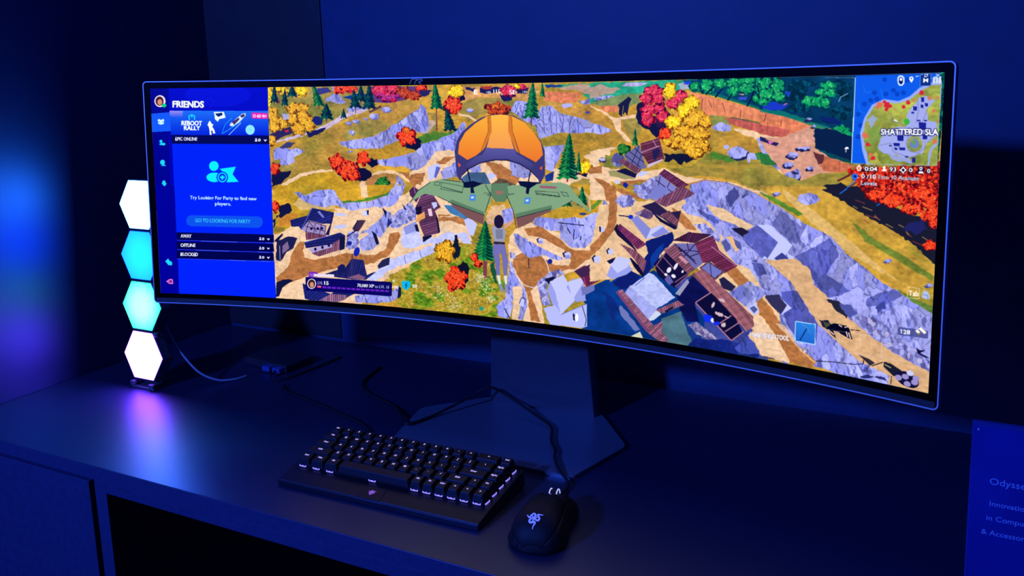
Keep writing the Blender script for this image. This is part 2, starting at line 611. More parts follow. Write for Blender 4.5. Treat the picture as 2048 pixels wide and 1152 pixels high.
def T(c, body, col, x0, y0, x1, y1, cap, bold=0.012, shear=0.0, out=None, alpha=1.0):
    """a line of lettering between two baseline points"""
    ox, oy, k = VIEW[c]
    A, B, Ct = px2uv([(ox+x0*k, oy+y0*k), (ox+x1*k, oy+y1*k), (ox+x0*k, oy+(y0-cap)*k)])
    tr, wd, ch = text_tris(body, bold*1.1+.004)
    ex, ey = (B-A)/wd, (Ct-A)/ch
    sx_, sy_ = np.hypot(*ex), np.hypot(*ey)
    passes = []
    if out:
        q = out[1]*1.6+.02
        passes += [((q*math.cos(t), q*math.sin(t)*sx_/sy_), out[0]) for t in np.arange(8)*math.pi/4]
    k_ = bold*.55
    passes += [((-k_, 0), col), ((k_, 0), col)]
    for (ax, ay), cc in passes:
        for t in tr:
            paint(A+np.outer(t[:, 0]+ax+shear*t[:, 1], ex)+np.outer(t[:, 1]+ay, ey), cc, alpha=alpha)


RK, RKL, RKS = (172, 174, 246), (190, 194, 250), (92, 98, 186)
SAND, DIRT, GR, OL, GN = (230, 194, 160), (168, 110, 66), (194, 150, 56), (154, 136, 70), (74, 128, 48)
NV, MAR, BLU, WAT, TER, PINK = (24, 26, 66), (118, 64, 112), (44, 50, 142), (14, 56, 128), (212, 124, 88), (206, 150, 130)

# ground
P(0, GR, 'grass', '520,140 1920,120 1920,820 520,700', j=0)

# --- far left hills (view 3)
P(3, OL, 'grass', '0,90 1000,90 1000,330 760,430 560,470 300,600 0,640')
P(3, (60, 60, 130), None, '480,130 600,120 640,160 520,190')
P(3, (96, 60, 120), None, '1010,110 1500,110 1500,200 1400,230 1180,270 1030,260')
P(3, (22, 70, 150), 'water', '740,215 880,180 990,190 1000,230 850,240')
P(3, RK, 'rock', '570,250 640,180 690,175 780,255 720,280 640,260')
P(3, RK, 'rock', '640,110 690,110 690,170 660,170')
P(3, RK, 'rock', '790,330 860,280 980,310 960,350 820,370')
P(3, (196, 176, 206), 'sand', '40,700 110,650 420,570 600,520 760,420 900,370 1010,335 960,325 760,370 620,450 480,520 300,580 150,620 40,660')
P(3, (30, 34, 88), None, '400,545 590,505 560,550 420,605', j=.8)
P(3, (46, 40, 92), None, '45,570 150,520 270,490 270,560 170,600 60,650', j=1)
P(3, (60, 64, 110), None, '140,690 200,650 300,645 250,690 150,710', j=.8)
P(3, (200, 40, 70), None, '190,530 230,525 225,550 195,550')
P(3, (230, 60, 60), None, '255,565 290,560 280,585')
for a in ((710, 135, 60, 45), (790, 130, 70, 40), (850, 140, 40, 30)):
    F(3, 'red', *a)
for a in ((1100, 150, 90, 60), (1230, 140, 80, 50), (1330, 170, 90, 60), (1430, 200, 70, 50), (1190, 215, 110, 40)):
    F(3, 'mag' if a[0] < 1300 else 'rust', *a)
P(3, (100, 40, 190), None, '1050,190 1300,180 1330,225 1120,240', alpha=.35, j=2)
F(3, 'red', 1500, 125, 55, 30)
P(3, (40, 40, 96), None, '1480,160 1600,140 1570,190 1500,210', j=1)
for a in ((70, 170, 60, 60), (20, 240, 50, 70), (180, 160, 50, 40), (350, 150, 70, 60), (100, 130, 60, 40)):
    F(3, 'yel', *a)
P(3, (120, 60, 80), None, '60,150 90,150 150,270 130,275')
N(3, 90, 110, 270, 45, 'dpine')
N(3, 190, 160, 300, 40, 'dpine')
N(3, 260, 120, 210, 60, 'dpine')
for a in ((280, 330, 80, 70), (360, 330, 70, 60), (70, 390, 60, 90), (130, 470, 90, 70), (340, 420, 120, 90), (400, 480, 100, 70), (320, 520, 70, 60), (60, 630, 50, 60), (90, 500, 60, 50), (260, 420, 60, 60)):
    F(3, 'gold', *a)
P(3, RK, None, '160,370 230,370 230,420 180,430', alpha=.8, j=1)
P(3, (30, 40, 110), None, '450,430 480,390 560,420 540,480 500,490', j=1)
N(3, 460, 105, 300, 60, 'pine', 60)
N(3, 590, 300, 430, 80, 'dpine')
N(3, 850, 160, 320, 60, 'dpine', 20, .3)
N(3, 920, 110, 260, 55, 'dpine')
N(3, 1000, 110, 330, 70, 'dpine')
N(3, 755, 335, 415, 30, 'dpine')
# near-left plateau with its cliffs
P(3, (176, 136, 62), 'grass', '240,700 420,630 640,520 830,420 1010,360 1200,270 1380,225 1470,270 1490,340 1360,420 1240,490 1030,590 860,620 720,640 760,720 1060,815 1100,880 900,1000 640,910 480,915 330,950 200,1020 60,1100 60,760')
P(3, OL, 'grass', '740,560 900,440 1100,430 1240,480 1140,540 1000,590 760,630', amt=1.6)
P(3, (92, 120, 70), None, '1240,480 1360,390 1480,340 1480,352 1370,420 1250,496', alpha=.8, j=1)
P(3, (84, 62, 66), None, '1000,350 1110,290 1120,310 1010,365')
for a in ((1160, 330, 45, 26), (1045, 395, 46, 28), (870, 443, 34, 16), (800, 460, 24, 16), (830, 550, 28, 20), (960, 420, 18, 10)):
    E_(3, RKS, a[0]+8, a[1]+6, a[2], a[3], j=.8)
    E_(3, RK, *a, tex='rock', j=.6)
P(3, RK, 'rock', '705,645 860,622 1030,590 1140,540 1240,480 1300,440 1390,380 1480,330 1490,275 1530,310 1570,420 1580,520 1540,560 1470,545 1400,600 1250,640 1130,700 1000,712 900,705 870,745 800,745 795,700 740,680')
P(3, RKS, 'rock', '1490,275 1530,310 1570,420 1575,500 1540,500 1510,380', alpha=.55)
P(3, (186, 170, 190), 'sand', '1580,430 1650,440 1640,520 1560,560 1480,560 1560,520', alpha=.7)
P(3, (190, 146, 50), 'grass', '760,720 900,705 1000,712 1130,700 1260,640 1400,600 1480,600 1480,680 1450,730 1340,770 1200,800 1060,815 980,760', amt=.4)
P(3, GN, 'grass', '1480,590 1640,540 1740,560 1880,500 1900,470 1850,540 1750,580 1640,630 1510,660 1450,730 1400,700', amt=.5)
P(3, OL, 'grass', '1560,360 1640,370 1660,540 1560,560 1640,470')
P(3, RK, 'rock', '1060,815 1200,800 1340,770 1450,730 1510,660 1640,630 1750,580 1850,540 1890,460 1920,445 1920,640 1830,680 1740,760 1640,720 1560,780 1500,900 1430,925 1350,880 1200,880 1110,860')
P(3, (190, 168, 190), 'rubble', '1360,860 1440,830 1500,800 1640,760 1640,800 1520,880 1440,925', alpha=.8)
P(3, RK, 'rock', '80,720 110,700 330,710 380,730 350,765 280,790 290,830 210,870 150,860 140,810 90,820')
P(3, OL, 'grass', '60,830 140,820 150,870 260,860 330,850 250,920 120,960 70,870', amt=1.5)
P(3, NV, None, '60,960 140,930 250,920 240,950 200,1000 150,1050 70,1075', j=1.2)
F(3, 'red', 95, 900, 45, 55)
P(3, SAND, 'sand', '60,1110 200,1020 330,950 480,915 640,905 650,925 480,945 340,985 210,1060 130,1152 50,1160')
P(3, (196, 152, 40), 'grass', '130,1152 210,1060 340,985 480,945 650,930 760,1010 880,1040 905,1060 910,1152 700,1152 560,1090 440,1110 290,1120', amt=.5)
P(3, SAND, 'sand', '980,960 1100,920 1230,915 1340,960 1400,1010 1380,1030 1260,950 1120,945 1020,970 975,1010 970,1160 910,1160 905,1060 940,1000')
P(3, (176, 130, 70), 'grass', '975,1010 1020,970 1120,945 1250,955 1290,1000 1280,1080 1200,1160 970,1160')
P(3, (186, 110, 80), None, '985,1000 1060,975 1100,1060 1000,1090', alpha=.5, j=2)
P(3, RK, 'rock', '1270,960 1330,1010 1340,1070 1290,1152 1150,1152 1230,1090 1260,1030')
P(3, DIRT, 'dirt', '1250,930 1420,940 1560,880 1590,900 1500,1000 1500,1060 1420,1050 1340,960')
P(3, SAND, 'sand', '1500,900 1560,780 1640,740 1800,700 1840,740 1700,800 1600,850 1560,880')
P(3, SAND, 'sand', '1500,1000 1580,900 1700,860 1720,980 1600,1060 1480,1152 1400,1152 1500,1060')
P(3, DIRT, 'dirt', '1640,840 1720,800 1810,765 1790,800 1700,850')
F(3, 'red', 1360, 590, 100, 95, sh=(70, 70))
F(3, 'ora', 1360, 530, 30, 20)
F(3, 'red', 940, 800, 60, 75, sh=(90, 40))
F(3, 'red', 690, 835, 80, 80, sh=(60, 90))
F(3, 'red', 800, 910, 120, 105, sh=(130, 40))
F(3, 'red', 850, 960, 70, 60)
F(3, 'bush', 1125, 1035, 70, 55)
N(3, 1630, 100, 330, 75, 'pine', 20, .9)
F(3, 'red', 1790, 290, 80, 90, sh=(-20, 30))
N(3, 1740, 330, 540, 70, 'dpine', 40)
F(3, 'yel', 1840, 145, 85, 45, sh=(20, 50))

# --- above and right of the canopy (view 5)
P(5, (206, 150, 92), 'grass', '440,90 1100,90 1000,230 880,210 600,190 420,230', amt=.4)
P(5, OL, 'grass', '400,250 600,190 880,200 900,330 620,330 500,400 440,340', amt=1.3)
E_(5, RKS, 515, 305, 32, 14)
E_(5, RK, 512, 299, 28, 14)
L(5, SAND, 4, '420,340 500,350 560,390')
P(5, (30, 30, 86), None, '480,100 560,110 540,135 480,130', j=1)
P(5, (30, 30, 86), None, '590,110 760,100 750,150 640,160 600,140', j=1)
P(5, (170, 60, 40), None, '600,95 700,92 700,120 620,125', j=1)
P(5, (30, 30, 86), None, '760,170 890,170 870,220 800,225', j=1)
P(5, (30, 30, 86), None, '910,110 1010,110 1000,160 920,160', j=1)
F(5, 'mag', 840, 135, 75, 55)
F(5, 'yel', 395, 145, 75, 55, sh=(20, 50))
F(5, 'red', 370, 260, 80, 75)
F(5, 'mag', 950, 100, 45, 20)
F(5, 'rust', 750, 290, 125, 58)
F(5, 'ora', 740, 270, 60, 30, leaf=1.8)
F(5, 'yel', 915, 98, 18, 18)
P(5, (46, 160, 120), 'grass', '1080,90 1707,65 1707,210 1600,240 1480,170 1460,130 1240,110', amt=.2)
P(5, (210, 150, 140), 'sand', '1240,110 1460,80 1600,90 1660,150 1480,170 1440,135', alpha=.8)
P(5, RK, 'rubble', '1440,230 1560,190 1640,200 1600,240 1480,250')
P(5, (34, 60, 140), None, '1150,85 1300,80 1290,102 1160,104', j=1)
P(5, TER, 'streak', '1140,140 1460,150 1430,230 1300,240 1150,220')
P(5, (186, 140, 66), 'grass', '1000,240 1200,225 1400,280 1560,240 1707,320 1707,480 1560,395 1400,345 1290,320 1210,255 1110,260')
P(5, RK, None, '1290,250 1380,235 1390,270 1320,285', j=1)
P(5, RK, 'rock', '860,310 890,230 930,215 1000,235 1010,300 1090,330 1120,270 1210,260 1280,330 1400,350 1560,400 1707,470 1640,500 1500,490 1420,520 1280,490 1190,530 1100,540 1080,440 1000,400 900,330')
for s in ('1130,290 1150,500', '1190,270 1210,500', '1250,320 1250,480', '1310,350 1300,480', '1370,360 1360,490', '1430,370 1440,500', '930,240 900,320', '980,250 960,360'):
    L(5, (64, 66, 140), 1.4, s, alpha=.75)
E_(5, (70, 74, 150), 1520, 320, 26, 10)
P(5, (186, 140, 52), 'grass', '1100,550 1280,495 1500,500 1707,505 1707,620 1560,660 1420,640 1340,590 1140,600')
P(5, SAND, 'sand', '1480,690 1600,660 1707,610 1707,690 1600,760 1540,740')
P(5, RK, 'rock', '1140,610 1330,590 1250,760 1210,830 1160,810 1150,700')
P(5, SAND, 'sand', '1230,800 1560,740 1707,800 1707,1000 1600,960 1400,960 1150,900')
P(5, OL, 'grass', '1380,930 1480,880 1580,900 1600,960 1560,1000 1640,1040 1640,1152 1400,1152 1340,960', amt=1.2)
P(5, (30, 60, 140), 'water', '1150,860 1230,820 1220,900 1160,910')
P(5, (20, 24, 60), None, '1410,815 1520,850 1500,870 1420,850', j=1)
F(5, 'yel', 1495, 790, 58, 62)
N(5, 1440, 675, 830, 28, 'pine')
N(5, 1050, 80, 370, 78, 'pine', -15, .22)
N(5, 1130, 82, 190, 26, 'pine')
N(5, 1362, 520, 890, 105, 'pine', -20, .05)
P(5, RK, 'rock', '0,700 80,640 200,570 350,530 440,410 480,420 430,520 390,640 300,680 220,650 140,760 60,820 0,810')
P(5, SAND, 'sand', '220,650 390,640 400,740 330,800 240,790 160,830 0,900 0,830 140,770')
P(5, DIRT, 'dirt', '220,740 360,690 390,700 300,760 230,760')
P(5, DIRT, 'dirt', '0,850 130,830 110,900 40,970 0,930')
P(5, RK, 'rock', '260,820 400,740 400,870 280,890')
P(5, RKL, None, '150,790 240,750 260,790 220,880 160,900')
P(5, RKS, None, '225,780 262,790 222,880 205,870')
# seen through the canopy's arch
P(5, SAND, 'sand', '430,860 600,735 900,735 1100,870 1100,940 430,940')
P(5, DIRT, 'dirt', '640,740 780,760 940,880 900,940 760,940 740,860')
P(5, RK, 'rock', '850,740 950,760 1050,850 980,880 870,860')
P(5, RK, 'rock', '500,800 600,760 610,820 540,850')
P(5, (70, 100, 140), 'water', '500,830 640,830 690,930 440,940 440,880')
P(5, RKL, None, '650,850 700,830 740,860 690,900')
P(5, (92, 74, 60), 'dirt', '700,930 760,880 900,930 880,1000 700,1000')

# --- lower left: village (view 4)
P(4, SAND, 'sand', '60,420 230,340 600,200 700,210 900,190 1180,90 1300,0 1707,0 1707,480 1640,560 1060,800 900,860 760,1152 60,1152')
P(4, (196, 152, 44), 'grass', '70,0 1200,0 1130,40 1040,70 900,130 660,150 600,70 540,40 420,60 260,70 290,130 250,170 330,200 600,205 580,235 400,200 340,260 215,300 230,350 150,400 80,420 60,130', amt=.6)
P(4, (206, 120, 60), 'sand', '100,260 200,240 300,250 230,300 220,340 110,360', alpha=.6, j=2)
P(4, (220, 186, 140), 'sand', '240,160 300,90 360,160 520,190 600,175 590,210 400,205 300,215', alpha=.75)
P(4, RK, 'rock', '245,60 290,55 330,90 380,80 440,45 560,30 600,60 620,110 680,150 780,145 900,135 1000,100 1060,60 1110,0 1200,0 1170,80 1130,140 1090,180 1040,190 900,190 760,215 690,205 600,170 520,185 420,170 350,150 280,95')
P(4, GN, 'grass', '650,140 780,130 960,95 1060,55 1050,85 900,130 760,150 670,155', amt=.3)
P(4, SAND, 'sand', '805,0 870,0 875,100 830,110')
P(4, DIRT, 'dirt', '90,790 200,700 240,560 300,480 340,480 330,560 340,620 430,640 620,600 700,580 860,600 960,590 1040,540 1060,420 1140,400 1160,430 1120,520 1060,600 960,650 870,680 720,690 480,740 360,780 220,830 100,830')
P(4, DIRT, 'dirt', '1480,250 1600,260 1707,290 1707,340 1560,310 1480,300')
P(4, (214, 190, 170), 'sand', '1500,330 1640,340 1640,420 1500,400')
P(4, RKL, None, '600,238 690,245 690,268 600,262')
P(4, RKL, None, '595,345 695,335 695,362 595,378')
P(4, RK, 'rubble', '1040,300 1120,230 1240,150 1290,200 1290,290 1180,340 1130,375 1060,360')
P(4, RK, 'rock', '800,420 900,360 1000,270 1030,210 1080,240 1050,330 1010,420 990,450 920,420 840,410')
P(4, RK, 'rock', '800,480 920,400 960,450 975,510 900,560 820,560')
P(4, RK, 'rubble', '710,400 800,390 800,540 720,550 690,520')
P(4, NV, None, '910,390 950,420 975,500 950,510')
P(4, NV, None, '1000,190 1040,230 1030,275')
P(4, NV, None, '1170,160 1210,210 1192,212')
P(4, (40, 46, 110), None, '1050,280 1085,320 1040,370')
P(4, RKL, 'sand', '830,220 885,215 880,255 840,258')
P(4, NV, None, '868,216 886,216 884,256 872,250')
# cannon wreck
P(4, (70, 50, 80), None, '745,370 790,300 860,300 825,360 800,395 760,395')
L(4, NV, 2, '700,440 790,380')
L(4, NV, 1.5, '790,300 760,380')
E_(4, (30, 40, 140), 720, 497, 22, 18)
# house 1
P(4, BLU, 'plank', '215,300 365,260 400,195 590,235 570,330 480,330 375,300 310,385 290,355 225,355', ang=1.2, per=9)
P(4, (26, 28, 84), None, '570,240 590,235 545,430 515,425 560,330')
P(4, (158, 140, 190), None, '375,305 520,350 510,430 345,400 315,380')
for s in ('375,305 520,350', '345,352 515,395', '345,400 510,430', '375,305 350,400', '430,325 415,412', '480,340 465,420', '375,310 440,400', '520,350 510,430'):
    L(4, (52, 34, 80), 1.2, s)
for q in ((395, 372), (450, 372), (485, 370)):
    E_(4, (24, 22, 70), *q, 12, 12)
P(4, (136, 80, 112), 'plank', '345,405 520,430 520,452 480,450 350,470', ang=0, per=8)
L(4, (90, 100, 200), 1.5, '400,198 370,260 310,380')
P(4, (120, 122, 200), None, '445,230 465,220 510,275 490,280')
# house 2
P(4, (150, 96, 130), 'plank', '370,545 570,500 660,440 680,540 460,610 410,590', ang=.2, per=8)
P(4, (170, 156, 206), None, '370,545 570,500 575,530 400,580')
for q in ((430, 548), (490, 532), (545, 515)):
    E_(4, (24, 22, 70), *q, 11, 13)
P(4, BLU, 'plank', '335,490 560,430 640,405 685,430 570,505 350,540', ang=1.4, per=9)
P(4, NV, None, '635,450 685,430 680,545 638,560')
L(4, (110, 120, 214), 1.2, '335,490 560,430')
# dark shed
P(4, NV, None, '75,480 150,415 160,425 110,480', j=.8)
P(4, (34, 34, 80), None, '100,480 200,440 275,455 240,540 190,570 130,650 95,640', j=.5)
P(4, (126, 104, 142), None, '150,520 192,480 208,540 148,590')
L(4, (200, 180, 210), 1.1, '125,520 130,640')
P(4, NV, None, '120,185 190,150 230,190 230,220 180,250 130,280 95,260 90,340 70,370 72,300 110,270', j=1.2)
F(4, 'red', 85, 185, 32, 55)
P(4, (110, 100, 50), None, '80,360 165,362 165,395 80,400', alpha=.7)
P(4, NV, None, '100,820 200,795 240,810 160,860 120,960 95,960', j=1.2)
# pale block building and timber frame
P(4, RKL, 'sand', '1180,360 1290,310 1340,480 1420,420 1430,490 1270,540 1170,530 1160,460')
P(4, (140, 146, 214), None, '1180,360 1290,310 1300,390 1200,425')
P(4, NV, None, '1275,340 1300,335 1318,400 1290,395')
P(4, NV, None, '1345,440 1420,420 1425,440 1350,490')
P(4, (122, 74, 118), 'plank', '1280,200 1340,70 1440,90 1500,190 1450,220 1480,300 1490,410 1400,430 1360,440 1320,340 1300,250', ang=1.25, per=8)
P(4, RKL, None, '1420,150 1465,145 1470,180 1440,205')
P(4, (26, 22, 56), None, '1285,190 1340,180 1330,260 1290,250')
P(4, (212, 150, 90), 'sand', '1300,260 1360,230 1365,290 1290,320')
P(4, (224, 190, 210), None, '1388,205 1420,200 1432,265 1400,265')
P(4, (30, 26, 60), None, '1455,250 1475,280 1495,400 1480,410')
P(4, (96, 50, 100), 'plank', '1230,50 1270,10 1340,70 1290,150 1240,90', ang=.8, per=7)
L(4, (170, 140, 190), 1.2, '1270,10 1285,80')
# lilac rampart
P(4, RKL, 'sand', '880,790 1060,640 1440,510 1460,590 1150,690 1040,740 980,800 900,830')
P(4, RKL, 'sand', '1430,460 1600,400 1630,470 1440,525')
L(4, RKS, 1.1, '1190,600 1200,670')
L(4, RKS, 1.1, '1320,560 1335,625')
P(4, (40, 42, 84), None, '960,690 1000,640 1065,615 1060,680 970,715')
P(4, (172, 146, 48), 'meadow', '1060,770 1250,680 1450,620 1640,560 1707,480 1707,1152 1180,1040 1130,1010 1150,900 1060,830')
# bottom roofs
P(4, (40, 44, 118), 'plank', '480,770 690,700 740,630 840,640 870,770 910,750 950,740 860,810 700,800 560,780', ang=.3, per=9)
P(4, (26, 30, 92), None, '620,700 650,675 680,680 690,740 620,750')
L(4, (70, 52, 90), 2, '745,590 740,770')
E_(4, (20, 40, 170), 783, 570, 24, 40, rot=.3)
P(4, (130, 90, 120), None, '700,790 800,760 860,790 830,810')
P(4, (36, 44, 128), 'plank', '320,840 560,930 620,900 760,930 620,1000 430,1000 340,970', ang=.9, per=9)
P(4, (166, 120, 160), 'plank', '460,985 560,930 700,940 690,975 620,1000', ang=0, per=8)
P(4, RK, 'rock', '760,940 1090,900 1150,860 1160,940 1080,1000 960,1010 780,1000')
P(4, NV, None, '1140,860 1162,880 1160,950 1130,970')
F(4, 'gold', 1535, 565, 92, 105, sh=(70, 40))
F(4, 'red', 1620, 800, 105, 110, sh=(60, -60))

# --- below the wing (view 6)
P(6, (60, 110, 160), 'water', '250,150 330,150 430,240 440,300 400,250 300,210')
P(6, SAND, 'sand', '220,230 330,230 430,280 460,420 350,400 330,340 220,320')
P(6, DIRT, 'dirt', '200,240 330,240 420,270 410,300 300,265 210,270')
P(6, RKL, None, '400,260 440,240 500,290 470,380 440,370')
P(6, RKL, 'sand', '340,360 420,350 460,440 400,430')
P(6, NV, None, '320,375 350,370 360,440 340,430')
P(6, RKL, 'sand', '170,400 310,340 330,400 180,460')
P(6, (172, 146, 48), 'meadow', '0,590 180,500 350,420 460,450 560,520 700,640 740,700 760,760 720,800 660,880 640,985 0,925')
P(6, SAND, 'sand', '740,380 780,330 900,280 1180,380 1486,0 1486,620 1230,640 1040,690 960,770 1000,1035 760,995 830,760 740,640 730,480')
P(6, DIRT, 'dirt', '850,330 960,300 1130,420 1200,480 1330,490 1400,430 1430,330 1420,220 1486,150 1486,450 1330,550 1220,620 1060,650 960,720 900,790 970,1020 900,1005 870,820 820,700 760,600 780,530 840,500 980,530 1060,590 1180,600 1200,550 1140,480 1000,400 880,370')
P(6, (214, 176, 134), 'sand', '600,160 700,140 740,260 700,300 640,300 560,250')
P(6, RK, 'rock', '680,190 760,160 770,260 700,290')
P(6, RK, 'rock', '910,260 940,235 1080,250 1280,240 1400,200 1430,130 1420,80 1486,160 1455,220 1390,290 1350,420 1300,470 1200,460 1140,420 1110,350 1020,330 930,300')
P(6, (196, 150, 44), 'grass', '1050,230 1140,170 1270,180 1340,120 1290,60 1200,0 1400,0 1430,110 1400,190 1280,235 1150,245', amt=1.2)
P(6, (92, 130, 50), 'grass', '1330,200 1400,150 1430,110 1420,80 1390,120 1300,190', amt=.2)
L(6, (210, 180, 150), 4, '1250,20 1330,90 1340,190', alpha=.8)
for s in ('1170,320 1190,360', '1220,330 1215,400', '1270,380 1265,410', '1100,280 1290,300'):
    L(6, NV, 1.6, s)
E_(6, (60, 64, 120), 1285, 215, 28, 10)
N(6, 1280, 30, 150, 45, 'pine')
N(6, 1170, 110, 160, 45, 'pine')
P(6, RK, 'rock', '770,360 870,400 960,460 1060,510 1140,540 1100,555 980,520 900,540 830,500 780,420')
P(6, RK, 'rubble', '740,500 770,500 790,540 750,550')
for x, y, s in ((970, 415, 24), (1170, 522, 30), (1425, 330, 24), (1390, 555, 36), (1480, 490, 26)):
    P(6, (40, 36, 76), None, f'{x-s*1.3},{y-s*.5} {x-s*.4},{y-s} {x-s*.2},{y+s*.7} {x-s*.9},{y+s*.5}')
    P(6, RKL, None, f'{x-s*.8},{y-s*.5} {x+s*.3},{y-s*.9} {x+s*.9},{y-s*.3} {x+s*.7},{y+s*.8} {x-s*.5},{y+s}')
    P(6, (140, 144, 214), None, f'{x-s*.5},{y+s} {x-s*.7},{y} {x+s*.5},{y-s*.1} {x+s*.7},{y+s*.8}')
E_(6, (24, 40, 150), 1040, 568, 18, 18)
L(6, NV, 1.5, '880,550 885,615')
P(6, RK, 'rock', '745,560 800,700 860,790 870,900 840,1005 800,995 830,820 760,800 700,880 730,700')
P(6, RK, 'rock', '640,900 720,830 770,740 765,900 735,995 650,975')
L(6, NV, 1.6, '700,915 745,995')
P(6, SAND, 'sand', '765,760 830,760 835,830 800,1000 760,990')
P(6, RKL, None, '815,840 850,850 845,905 812,895')
L(6, NV, 1.2, '812,880 830,835 860,850')
P(6, RK, 'rubble', '940,730 1040,640 1120,630 1150,670 1030,700 1010,760 1050,890 990,900')
P(6, WAT, 'water', '1250,800 1486,690 1486,1100 1270,1070 1380,1010')
P(6, NV, None, '1000,700 1060,680 1190,720 1180,760 1050,760')
P(6, (150, 156, 226), None, '1020,790 1040,720 1100,690 1180,720 1230,860 1120,965 1070,920', j=.5)
P(6, RKL, None, '1040,720 1140,660 1230,850 1120,965 1080,800', j=.5)
P(6, (150, 156, 222), None, '1160,760 1210,700 1290,700 1310,860 1240,870', j=.5)
P(6, RKL, None, '1170,720 1270,690 1290,720 1210,850')
P(6, (176, 182, 240), None, '990,915 1080,890 1120,965 1310,880 1380,970 1370,1040 1270,1062 1040,1035', j=.5)
L(6, NV, 1.3, '1280,900 1310,1000 1300,1050')
L(6, (120, 126, 200), 1.2, '1120,965 1310,885')
P(6, NV, None, '1210,950 1235,975 1225,1010 1212,1000')
E_(6, (236, 236, 250), 1238, 985, 14, 30)
P(6, (110, 116, 180), None, '1270,760 1370,740 1370,800 1280,820')
P(6, (140, 56, 108), 'plank', '1220,640 1290,600 1450,610 1470,680 1310,760 1270,690', ang=-.3, per=8)
P(6, (66, 40, 80), None, '1220,640 1340,590 1460,610 1300,680 1270,690')
for s in ('760,640 745,590 750,550 790,515 830,495', '990,530 1020,590 1035,650', '800,690 850,745 920,765 970,750 1000,720'):
    L(6, (222, 214, 236), 1.8, s, alpha=.85)
P(6, (30, 84, 60), None, '590,590 620,560 650,740 620,700', j=1.5)
N(6, 560, 285, 565, 100, 'pine', -10, .42)
L(6, (128, 62, 84), 6, '560,570 562,690')
F(6, 'red', 478, 540, 26, 30)
F(6, 'red', 505, 585, 28, 30)
E_(6, (22, 30, 50), 340, 480, 34, 70, j=1.6)
F(6, 'gold', 262, 492, 78, 88)
E_(6, (20, 24, 44), 395, 650, 44, 80, j=1.6)
F(6, 'red', 340, 695, 92, 96)
for cx, cy, rx, ry in ((225, 790, 70, 70), (320, 890, 60, 50), (570, 740, 60, 70), (520, 690, 40, 40), (600, 840, 40, 40)):
    r_ = np.random.default_rng(cx)
    m_ = 55
    ax, ay = cx+rx*r_.normal(size=m_)*.5, cy+ry*r_.normal(size=m_)*.5
    dots(820+ax*.26918, 370+ay*.26918, 0.8+.5*r_.random(m_), [np.array((206, 214, 176))/255*(0.8+.3*r_.random()) for _ in range(m_)])
E_(6, (40, 150, 130), 530, 918, 18, 15)

# --- right of centre (view 7)
P(7, (40, 160, 130), 'grass', '0,150 900,125 900,190 760,215 440,240 360,310 0,330', amt=.3)
P(7, (216, 150, 140), 'sand', '0,200 90,160 160,190 260,200 200,240 130,250 0,290', alpha=.75)
P(7, RK, 'rubble', '30,280 120,260 220,265 120,300 30,300')
P(7, (176, 170, 220), 'streak', '270,180 310,150 500,150 440,180 360,185')
P(7, (120, 140, 90), 'grass', '0,330 240,260 440,240 420,320 300,370 80,350', amt=.3)
P(7, (188, 142, 60), 'grass', '0,330 60,350 230,440 400,400 440,560 360,660 200,700 0,740')
P(7, TER, 'streak', '75,350 240,345 240,400 130,400')
P(7, SAND, 'sand', '0,340 90,380 210,450 390,420 390,450 260,470 270,560 360,660 320,660 230,560 190,470 100,400 0,360')
P(7, RK, 'rock', '0,490 60,500 170,540 180,570 90,590 0,580')
P(7, OL, 'grass', '280,470 430,440 450,560 360,650 300,560', amt=.6)
P(7, (30, 32, 66), None, '235,345 330,270 355,290 335,330 318,435 300,400 270,440 245,420 250,360')
L(7, (190, 160, 110), 1, '285,350 275,430')
P(7, (12, 66, 98), 'water', '790,128 1640,95 1640,440 1400,365 1100,275 860,215')
P(7, (180, 170, 210), 'sand', '750,160 860,140 840,200 770,215', alpha=.8)
P(7, (40, 70, 200), None, '800,140 880,135 860,165 800,165', j=1)
P(7, (34, 66, 190), None, '1490,345 1640,305 1640,400 1520,385', j=1.5)
P(7, (60, 80, 190), None, '1260,280 1340,260 1330,300 1270,305', j=1.2)
P(7, (220, 160, 150), None, '1265,245 1340,240 1300,262', j=1)
P(7, (20, 120, 96), None, '860,215 1100,275 1400,365 1640,440 1640,415 1400,345 1120,255 900,200', alpha=.7)
for x, y, rx, ry in ((890, 185, 45, 45), (1000, 160, 60, 35), (1000, 205, 60, 35), (1110, 160, 60, 45), (1220, 150, 60, 45), (1220, 225, 45, 40), (1340, 140, 80, 40), (1340, 200, 80, 45), (1470, 150, 60, 50), (1470, 220, 60, 40), (1590, 190, 60, 80), (1500, 300, 80, 40), (1420, 290, 40, 35), (1580, 130, 60, 30)):
    F(7, 'teal', x, y, rx, ry)
for s in ('1130,200 1070,275', '1210,250 1175,300', '1400,220 1370,300 1340,350', '1430,190 1440,230', '1060,180 990,250'):
    L(7, (12, 26, 70), 3, s)
P(7, (220, 134, 96), 'streak', '820,220 980,260 1400,370 1640,435 1640,535 1440,480 1200,440 960,425 930,300')
for s in ('1010,300 1040,360', '1290,380 1280,450', '1500,420 1480,490', '960,280 950,400', '1130,320 1150,400'):
    L(7, (130, 66, 62), 1.4, s)
P(7, (184, 92, 84), 'streak', '1150,445 1300,460 1500,510 1640,535 1640,615 1500,600 1330,545 1190,500')
P(7, (60, 90, 80), None, '1200,440 1640,530 1640,540 1200,450', alpha=.7)
P(7, (130, 140, 80), 'grass', '1000,425 1150,440 1190,500 1060,520 1000,500', amt=.8)
P(7, RK, 'rock', '1030,530 1120,490 1200,510 1200,570 1100,560')
P(7, SAND, 'sand', '1200,540 1330,550 1460,590 1640,620 1640,960 1500,880 1460,740 1420,640 1300,590')
P(7, (188, 144, 60), 'grass', '1020,560 1200,580 1400,620 1460,740 1500,880 1400,840 1200,790 1030,740')
